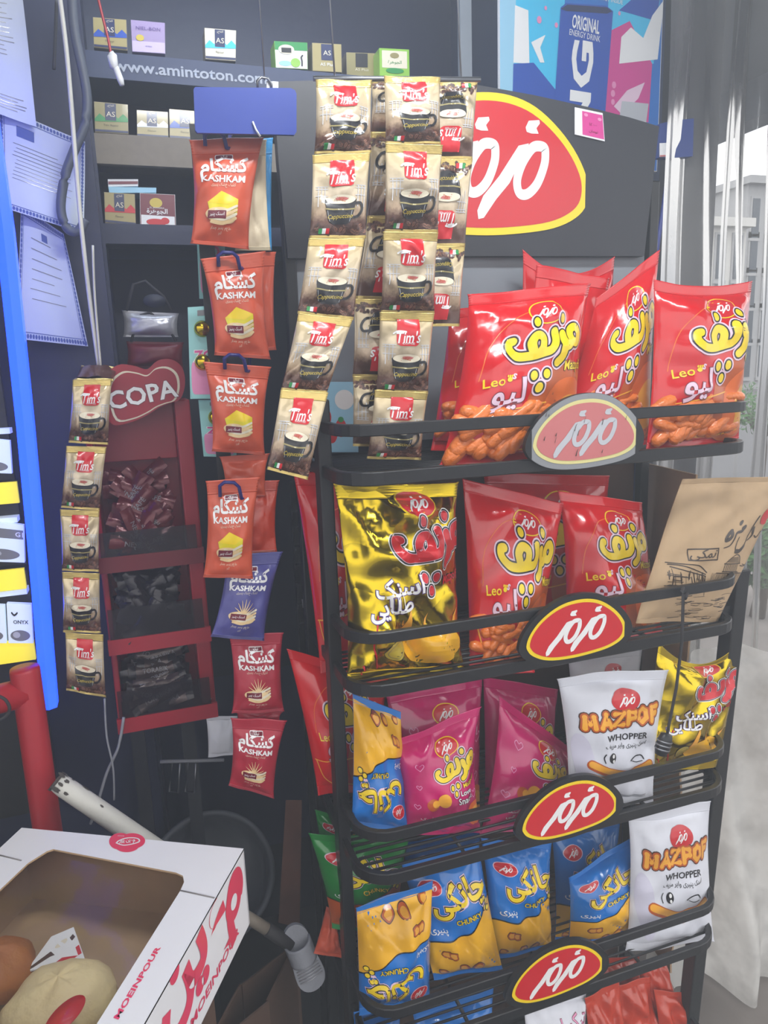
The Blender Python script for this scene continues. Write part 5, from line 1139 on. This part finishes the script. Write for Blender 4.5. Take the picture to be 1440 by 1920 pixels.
# fold seams of the lid
mat('seam', (120, 116, 116), .8)
for q in ([(0, 1604), (40, 1614)], [(338, 1670), (402, 1684)]):
    u0, u1 = topuv(*q[0]), topuv(*q[1]); a_, b_ = P2(*u0), P2(*u1); mb.tube([a_+Vector((0, 0, .0002)), b_+Vector((0, 0, .0002))], .0012, 'seam', 6)
a = Art(1, 1); M = lambda pts: [((lambda t: (t[0], t[1]))(topuv(*p))) for p in pts]
# round logo and lettering, laid on the lid
def lid_text(t, bl, br, tl, m, hgt=.72, off=.03):
    A_ = Art(1, 1); A_.text(t, .5, .5, hgt, m, 1, off=off, width=.98)
    B0, B1, B2 = atz(*bl, ZT), atz(*br, ZT), atz(*tl, ZT); mb.stamp(A_, flat_fn(B0, B1-B0, B2-B0, .0005))
lid_text('MOEINPOUR', (226, 1915), (306, 1778), (208, 1908), 'ink_scriptpink')
LA = Art(1, 1); LA.ell(.32, .52, .30, .36, 'ink_scriptpink', 1); LA.ell(.64, .56, .33, .34, 'ink_scriptpink', 1); LA.ell(.5, .4, .34, .34, 'ink_scriptpink', 1); LA.stroke([(.22, .42), (.45, .34), (.8, .5), (.76, .66), (.5, .66), (.3, .54), (.22, .42)], .04, 'ink_white', 2); LA.text('معین پور', .5, .50, .22, 'ink_white', 2, rot=.15, off=.03, width=.42); LA.text('since', .32, .74, .09, 'ink_white', 2)
q4 = [atz(*p, ZT) for p in ((200, 1600), (272, 1602), (276, 1560), (206, 1556))]; mb.stamp(LA, quad_fn(q4[0], q4[1], q4[2], q4[3], .0005))
mb.build('lid', bx)
for nm, p, q in (('side_wall', (0, 0), (0, DL)), ('back_wall', (0, 0), (BL_, 0)), ('left_wall', (BL_, 0), (BL_, DL)), ('front_wall', (0, DL), (BL_, DL))):
    inn = {'side_wall': eb, 'back_wall': es, 'left_wall': -eb, 'front_wall': -es}[nm]*.003
    A0, A1 = P2(*p, ZBt), P2(*q, ZBt); up = Vector((0, 0, ZT-ZBt-.003)); w = MB(O); w.hexa([A0, A1, A1+inn, A0+inn, A0+up, A1+up, A1+inn+up, A0+inn+up], 'white_card')
    w.hexa([A0+inn, A1+inn, A1+inn*1.3, A0+inn*1.3, A0+inn+up, A1+inn+up, A1+inn*1.3+up, A0+inn*1.3+up], 'brown_card')
    if nm == 'side_wall':
        Lh = ZT-ZBt; S = Art(DL, Lh); pk_ = 'ink_scriptpink'; c = lambda s: DL-s    # x runs from the front to the back
        S.text('MOEINPOUR', c(.13), Lh*.20, .020, pk_, 1, off=.02, width=.17)
        S.text('معین پور', c(.25), Lh*.60, .13, pk_, 1, off=.045, width=.46); S.ell(c(.055), Lh*.62, .03, .03, pk_, 1); S.ell(c(.055), Lh*.62, .012, .012, 'white_card', 2)
        w.stamp(S, flat_fn(P2(0, DL, ZBt), P2(0, 0, ZBt)-P2(0, DL, ZBt), Vector((0, 0, Lh)), .0006))
    w.build(nm, bx)
w = MB(O); w.hexa([P2(.004, .004, ZBt), P2(.004, DL-.004, ZBt), P2(BL_-.004, DL-.004, ZBt), P2(BL_-.004, .004, ZBt), P2(.004, .004, ZBt+.003), P2(.004, DL-.004, ZBt+.003), P2(BL_-.004, DL-.004, ZBt+.003), P2(BL_-.004, .004, ZBt+.003)], 'brown_card'); w.build('base', bx)
# clear film over the window
w = MB(O); K = 14; bs0, bs1, ss0, ss1 = b5-.03, b0+.03, hole[1][1]-.012, DL-.02
vs = [P2(bs0+(bs1-bs0)*i/K, ss0+(ss1-ss0)*j/K, ZT-.006-.012*math.sin(PI*i/K)*math.sin(PI*j/K)*(1+.6*noise.noise(Vector((i*.5, j*.5, 1))))) for j in range(K+1) for i in range(K+1)]
w.add(vs, [(j*(K+1)+i, j*(K+1)+i+1, (j+1)*(K+1)+i+1, (j+1)*(K+1)+i) for j in range(K) for i in range(K)], 'clear_wrap', True); w.build('window_film', bx)
def bun(name, label, px, py, z, r, m, seed):
    c = atz(px, py, z); mb = MB((c.x, c.y, ZBt+.004)); n1, n2 = 28, 16; vs = []; fs = []
    for j in range(n2+1):
        th = PI*j/n2
        for i in range(n1):
            p = 2*PI*i/n1; k = 1+.10*noise.noise(Vector((math.cos(p)*1.5, math.sin(p)*1.5, th+seed)))-.07*abs(math.sin(2.5*p+th*.7))**6
            zz = math.cos(th)*r[2]*k; zz = max(zz, -r[2]*.75); vs.append((c.x+r[0]*k*math.sin(th)*math.cos(p), c.y+r[1]*k*math.sin(th)*math.sin(p), ZBt+.004+r[2]*.75+zz))
    for j in range(n2):
        for i in range(n1): fs.append((j*n1+i, j*n1+(i+1) % n1, (j+1)*n1+(i+1) % n1, (j+1)*n1+i))
    mb.add(vs, fs, m, True); return tag(mb.build(name), label, 'bread')
bun('bread_bun', 'round golden bread bun at the front of the pastry box', 112, 1858, .92, (.075, .062, .045), 'bread', 1)
bun('bread_bun', 'darker baked bun at the left edge inside the pastry box', -10, 1800, .92, (.055, .055, .042), 'bread_brown', 2)
fl = Art(1, 1); fl.rect(.01, .01, .99, .99, 'ink_white', 1); fl.poly([(.02, .1), (.3, .45), (.55, .5), (.9, .8), (.95, .7), (.6, .35), (.35, .3), (.05, .02)], 'ink_brown', 2); fl.poly([(.5, .1), (.98, .45), (.98, .2), (.7, .02)], 'ink_red', 2); fl.ell(.55, .62, .18, .08, 'ink_cream', 3, .5)
q4 = [(48, 1822), (160, 1800), (138, 1738), (96, 1756)]; w4 = [atz(*q4[0], .905), atz(*q4[1], .905), atz(*q4[2], .92), atz(*q4[3], .92)]
mb = MB(w4[0]); fn = quad_fn(*w4, .0005); mb.prism(w4, (0, 0, -.0015), 'white_card'); mb.stamp(fl, fn); tag(mb.build('cake_wrapper'), 'white wrapper with chocolate wave print behind the golden bun', 'wrapper')
ra = Art(1, 1); ra.ell(.5, .5, .47, .46, 'ink_red', 1); ra.text('نان', .5, .5, .4, 'ink_white', 2)
cl = atz(122, 1903, .957); mb = MB(cl); mb.lathe([(.0005, .0015), (.03, .001), (.031, 0)], 'ink_red', Matrix.Translation(cl) @ Matrix.Rotation(.9, 4, 'Z') @ Matrix.Scale(.55, 4, (0, 1, 0)), 28); tag(mb.build('bread_label'), 'glossy oval red label lying on the golden bun', 'label')
# what the box stands on
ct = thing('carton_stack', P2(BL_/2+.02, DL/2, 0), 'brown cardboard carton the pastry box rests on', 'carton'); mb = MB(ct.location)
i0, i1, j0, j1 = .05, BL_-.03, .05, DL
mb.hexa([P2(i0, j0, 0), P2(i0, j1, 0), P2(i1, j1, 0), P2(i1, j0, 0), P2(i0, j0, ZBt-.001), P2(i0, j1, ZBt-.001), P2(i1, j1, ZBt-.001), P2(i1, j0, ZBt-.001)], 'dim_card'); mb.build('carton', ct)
# open brown carton lower centre
oc = thing('open_carton', at(470, 1910, 1.25), 'dark open cardboard carton on the floor below the slipper', 'carton'); O = oc.location
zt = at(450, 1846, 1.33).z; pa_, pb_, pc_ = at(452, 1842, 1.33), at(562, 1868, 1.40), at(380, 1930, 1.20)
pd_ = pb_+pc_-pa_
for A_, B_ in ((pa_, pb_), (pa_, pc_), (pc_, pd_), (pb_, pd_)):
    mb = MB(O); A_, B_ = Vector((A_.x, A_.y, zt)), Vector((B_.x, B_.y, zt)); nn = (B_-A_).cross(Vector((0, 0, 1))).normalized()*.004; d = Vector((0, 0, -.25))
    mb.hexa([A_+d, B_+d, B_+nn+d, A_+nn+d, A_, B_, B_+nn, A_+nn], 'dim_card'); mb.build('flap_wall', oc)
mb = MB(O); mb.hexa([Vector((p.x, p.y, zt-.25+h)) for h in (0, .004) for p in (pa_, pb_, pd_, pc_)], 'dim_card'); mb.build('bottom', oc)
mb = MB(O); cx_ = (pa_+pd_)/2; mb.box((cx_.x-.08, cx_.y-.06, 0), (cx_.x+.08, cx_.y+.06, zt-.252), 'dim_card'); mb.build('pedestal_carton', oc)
# black tub
tb = thing('black_tub', at(400, 1700, 1.55), 'round black plastic tub tilted on its side behind the pastry box', 'tub'); O = tb.location
tc_ = at(396, 1642, 1.52); k = (at(515, 1642, 1.52)-at(277, 1642, 1.52)).length/2
dirv = (Vector((0, 0, H))-tc_).normalized(); dirv = (dirv+Vector((0, 0, .25))).normalized()
mt = Matrix.Translation(tc_) @ dirv.to_track_quat('Z', 'Y').to_matrix().to_4x4()
mb = MB(O); mb.lathe([(.0005, -.09), (k*.80, -.09), (k*.88, -.02), (k*.90, -.004), (k*.93, .004), (k*.98, .004), (k, -.004), (k, -.016), (k*.95, -.018), (k*.84, -.098), (.0005, -.10)], 'tub_black', mt, 56); mb.build('bowl', tb)
mb = MB(O); wv = [mt @ Vector((k*.5*math.cos(t), k*.5*math.sin(t)-.01, -.06+.02*math.sin(t*2))) for t in [x*.35 for x in range(12)]]; mb.tube(wv, .002, 'dim_card', 6); mb.build('wire_inside', tb)
# slipper
sp = thing('slipper', at(565, 1850, 1.26), 'dusty grey rubber slipper standing on its toe below the rack', 'slipper'); O = sp.location
ax0, ax1 = at(545, 1735, 1.30), at(590, 1848, 1.26); L_ = (ax1-ax0).length*1.05; ev = (ax1-ax0).normalized(); vn = (Vector((0, 0, H))-ax0).normalized(); eu = ev.cross(vn).normalized(); vn = eu.cross(ev).normalized(); ctr = (ax0+ax1)/2
def sole(s, w):  # half width along the length
    return w*(1-abs(s)**3.2)**.5*(1-.14*math.cos(s*2.6)+.10*s)
mb = MB(O); K = 24; P_ = [(sole(s, .031), s) for s in [math.sin(PI/2*(-1+2*i/K)) for i in range(K+1)]]; poly = [ctr+eu*w_+ev*(s*L_/2) for w_, s in P_]+[ctr-eu*w_+ev*(s*L_/2) for w_, s in P_[::-1][1:-1]]
mb.prism(poly, vn*.012, 'grey_rubber')
for i in range(7):
    s = .10+i*.085; w_ = sole(s, .026); mb.tube([ctr+vn*.0125-eu*w_+ev*(s*L_/2), ctr+vn*.0125+ev*((s+.05)*L_/2), ctr+vn*.0125+eu*w_+ev*(s*L_/2)], .0014, 'silver_film', 6)
mb.build('sole', sp)
mb = MB(O); vs = []; fs = []
for i in range(9):
    s = -.55+i*.07
    for j in range(13):
        t = PI*j/12; vs.append(ctr-eu*(math.cos(t)*sole(s, .033))+vn*(.012+.03*math.sin(t))+ev*((s+.10*math.sin(t))*L_/2))
for i in range(8):
    for j in range(12): a = i*13+j; fs.append((a, a+1, a+14, a+13))
mb.add(vs, fs, 'grey_rubber', True); st_ = mb.build('strap', sp); so = st_.modifiers.new('thick', 'SOLIDIFY'); so.thickness = .004
# broom handle and plank
bh = thing('broom_handle', at(470, 1722, 1.28), 'worn wooden stick end pushing out under the pastry box', 'stick'); O = bh.location
mb = MB(O); g0, g1, g2 = at(440, 1705, 1.30), at(500, 1742, 1.29), at(545, 1772, 1.285); mb.tube([g0, g1], .012, 'wood_board', 14); mb.build('stick', bh)
mb = MB(O); mb.tube([g1, g1.lerp(g2, .05), g2], [.012, .0135, .0135], 'rope', 14); mb.build('dark_grip', bh)
mb = MB(at(540, 1740, 1.42)); mat('dark_wood', (96, 62, 48), .6, var=.25, vscale=20); mb.hexa([at(x, y, Y) for x, y, Y in ((522, 1730, 1.42), (562, 1740, 1.42), (562, 1740, 1.44), (522, 1730, 1.44), (536, 1500, 1.42), (566, 1500, 1.42), (566, 1500, 1.44), (536, 1500, 1.44))], 'dark_wood')
tag(mb.build('wooden_plank'), 'reddish brown plank standing upright left of the rack', 'plank')
# dim wire rack with price tags between clip strip and snack rack
tr_ = thing('tag_rack', at(575, 1260, 1.5), 'dark ladder-like rail with small price tags behind the left rack post', 'rail'); O = tr_.location
mb = MB(O); x0, x1 = at(556, 1100, 1.5).x, at(606, 1100, 1.5).x
for x in (x0, x1): mb.box((x, 1.5, 0), (x+.012, 1.515, at(570, 900, 1.5).z), 'black_metal')
mb.build('upright', tr_)
for y in (955, 985, 1020, 1055, 1090, 1130, 1165):
    z = at(580, y, 1.5).z; mb = MB(O); mb.box((x0, 1.49, z-.01), (x1, 1.5, z), 'black_metal'); mb.build('rung', tr_)
for y in (952, 1018, 1124):
    w_ = [at(*p, 1.485) for p in ((566, y), (594, y-2), (596, y+14), (568, y+16))]; mb = MB(O); mb.prism(w_, (0, .002, 0), 'silver_film'); mb.build('price_tag', tr_)
# wire hook stand low in the dark
wr = MB(at(340, 1530, 1.62)); 
for x in (322, 352): wr.tube([at(x, 1430, 1.55), at(x-4, 1484, 1.55), at(x+12, 1486, 1.53), at(x+16, 1432, 1.53)], .0025, 'steel', 6)
wr.tube([at(300, 1428, 1.55), at(420, 1425, 1.55)], .004, 'grey_rubber', 6); tag(wr.build('wire_rack'), 'dim wire rack with bent hooks below the red stand', 'wire rack')

# ------------------------------------------------------------------ cardboard sheet and plastic curtain at the right
mb = MB((XR+.03, 1.4, 0)); rr = random.Random(8); vs = []; K = 30
for i in range(K+1):
    z = .25+1.25*i/K; j = rr.uniform(-.004, .004)
    for y, x in ((1.235+j, XR+.022), (1.235+j, XR+.027), (1.46, XR+.060), (1.46, XR+.055)): vs.append((x+.004*math.sin(i*.7), y, z))
mb.add(vs, [(i*4+k, i*4+(k+1) % 4, (i+1)*4+(k+1) % 4, (i+1)*4+k) for i in range(K) for k in range(4)]+[(0, 1, 2, 3), tuple(K*4+k for k in range(4))], 'brown_card'); tag(mb.build('cardboard_sheet'), 'torn cardboard sheet along the right side of the snack rack', 'cardboard')
pc = thing('plastic_curtain', (1.6, 1.36, 0), 'clear plastic curtain hanging in folds at the right of the snack rack', 'curtain'); O = pc.location
def curtain(name, A_, B_, z0, z1, amp, freq, m, N_=90, M_=40, slump=0):
    mb = MB(O); A_, B_ = Vector(A_), Vector(B_); d = (B_-A_); nn = Vector((d.y, -d.x, 0)).normalized(); vs = []
    for j in range(M_+1):
        t = j/M_; z = z0+(z1-z0)*t
        for i in range(N_+1):
            u = i/N_; w_ = amp*(math.sin(2*PI*freq*u+1.2*math.sin(t*3+u*5))+.5*math.sin(2*PI*freq*2.3*u+t*2)+1.2*noise.noise(Vector((u*6, t*3, amp*50))))
            p = A_+d*u+nn*w_+nn*(slump*(1-t)**2); vs.append((p.x, p.y, z+.02*noise.noise(Vector((u*8, t, 0)))))
    mb.add(vs, [(j*(N_+1)+i, j*(N_+1)+i+1, (j+1)*(N_+1)+i+1, (j+1)*(N_+1)+i) for j in range(M_) for i in range(N_)], m, True); return mb.build(name, pc)
curtain('clear_sheet', (1.20, 1.50, 0), (2.3, 1.62, 0), .86, 2.74, .014, 7, 'curtain_clear')
curtain('whitened_sheet', (1.17, 1.47, 0), (2.0, 1.34, 0), .02, .98, .05, 3, 'curtain_whitened', slump=.08)
# lamp on the ceiling
lt = thing('ceiling_lamp', LAMP_POS, 'white tube lamp under the kiosk ceiling', 'lamp'); mb = MB(LAMP_POS); mb.box((LAMP_POS.x-.48, LAMP_POS.y-.03, LAMP_POS.z+.02), (LAMP_POS.x+.48, LAMP_POS.y+.03, 2.76), 'white_plastic'); mb.build('housing', lt)
mb = MB(LAMP_POS); mb.tube([LAMP_POS+Vector((-.46, 0, .008)), LAMP_POS+Vector((.46, 0, .008))], .012, 'tube_white', 12); mb.build('tube', lt)
# ------------------------------------------------------------------ added haze volume standing in for lens veiling glare
vm = bpy.data.materials.new('glare_veil'); vm.use_nodes = True; t = vm.node_tree
for n in list(t.nodes): t.nodes.remove(n)
o_ = t.nodes.new('ShaderNodeOutputMaterial'); vs_ = t.nodes.new('ShaderNodeVolumeScatter'); vs_.inputs['Color'].default_value = (.86, .92, 1, 1); vs_.inputs['Density'].default_value = .095; vs_.inputs['Anisotropy'].default_value = .35
t.links.new(vs_.outputs[0], o_.inputs['Volume']); MATS['glare_veil'] = vm
mb = MB(); mb.box((-.92, .06, .02), (1.15, 1.64, 2.60), 'glare_veil'); hz = mb.build('haze'); tag(hz, 'faint added haze standing in for veiling glare in front of the shelves', 'haze', kind='stuff')
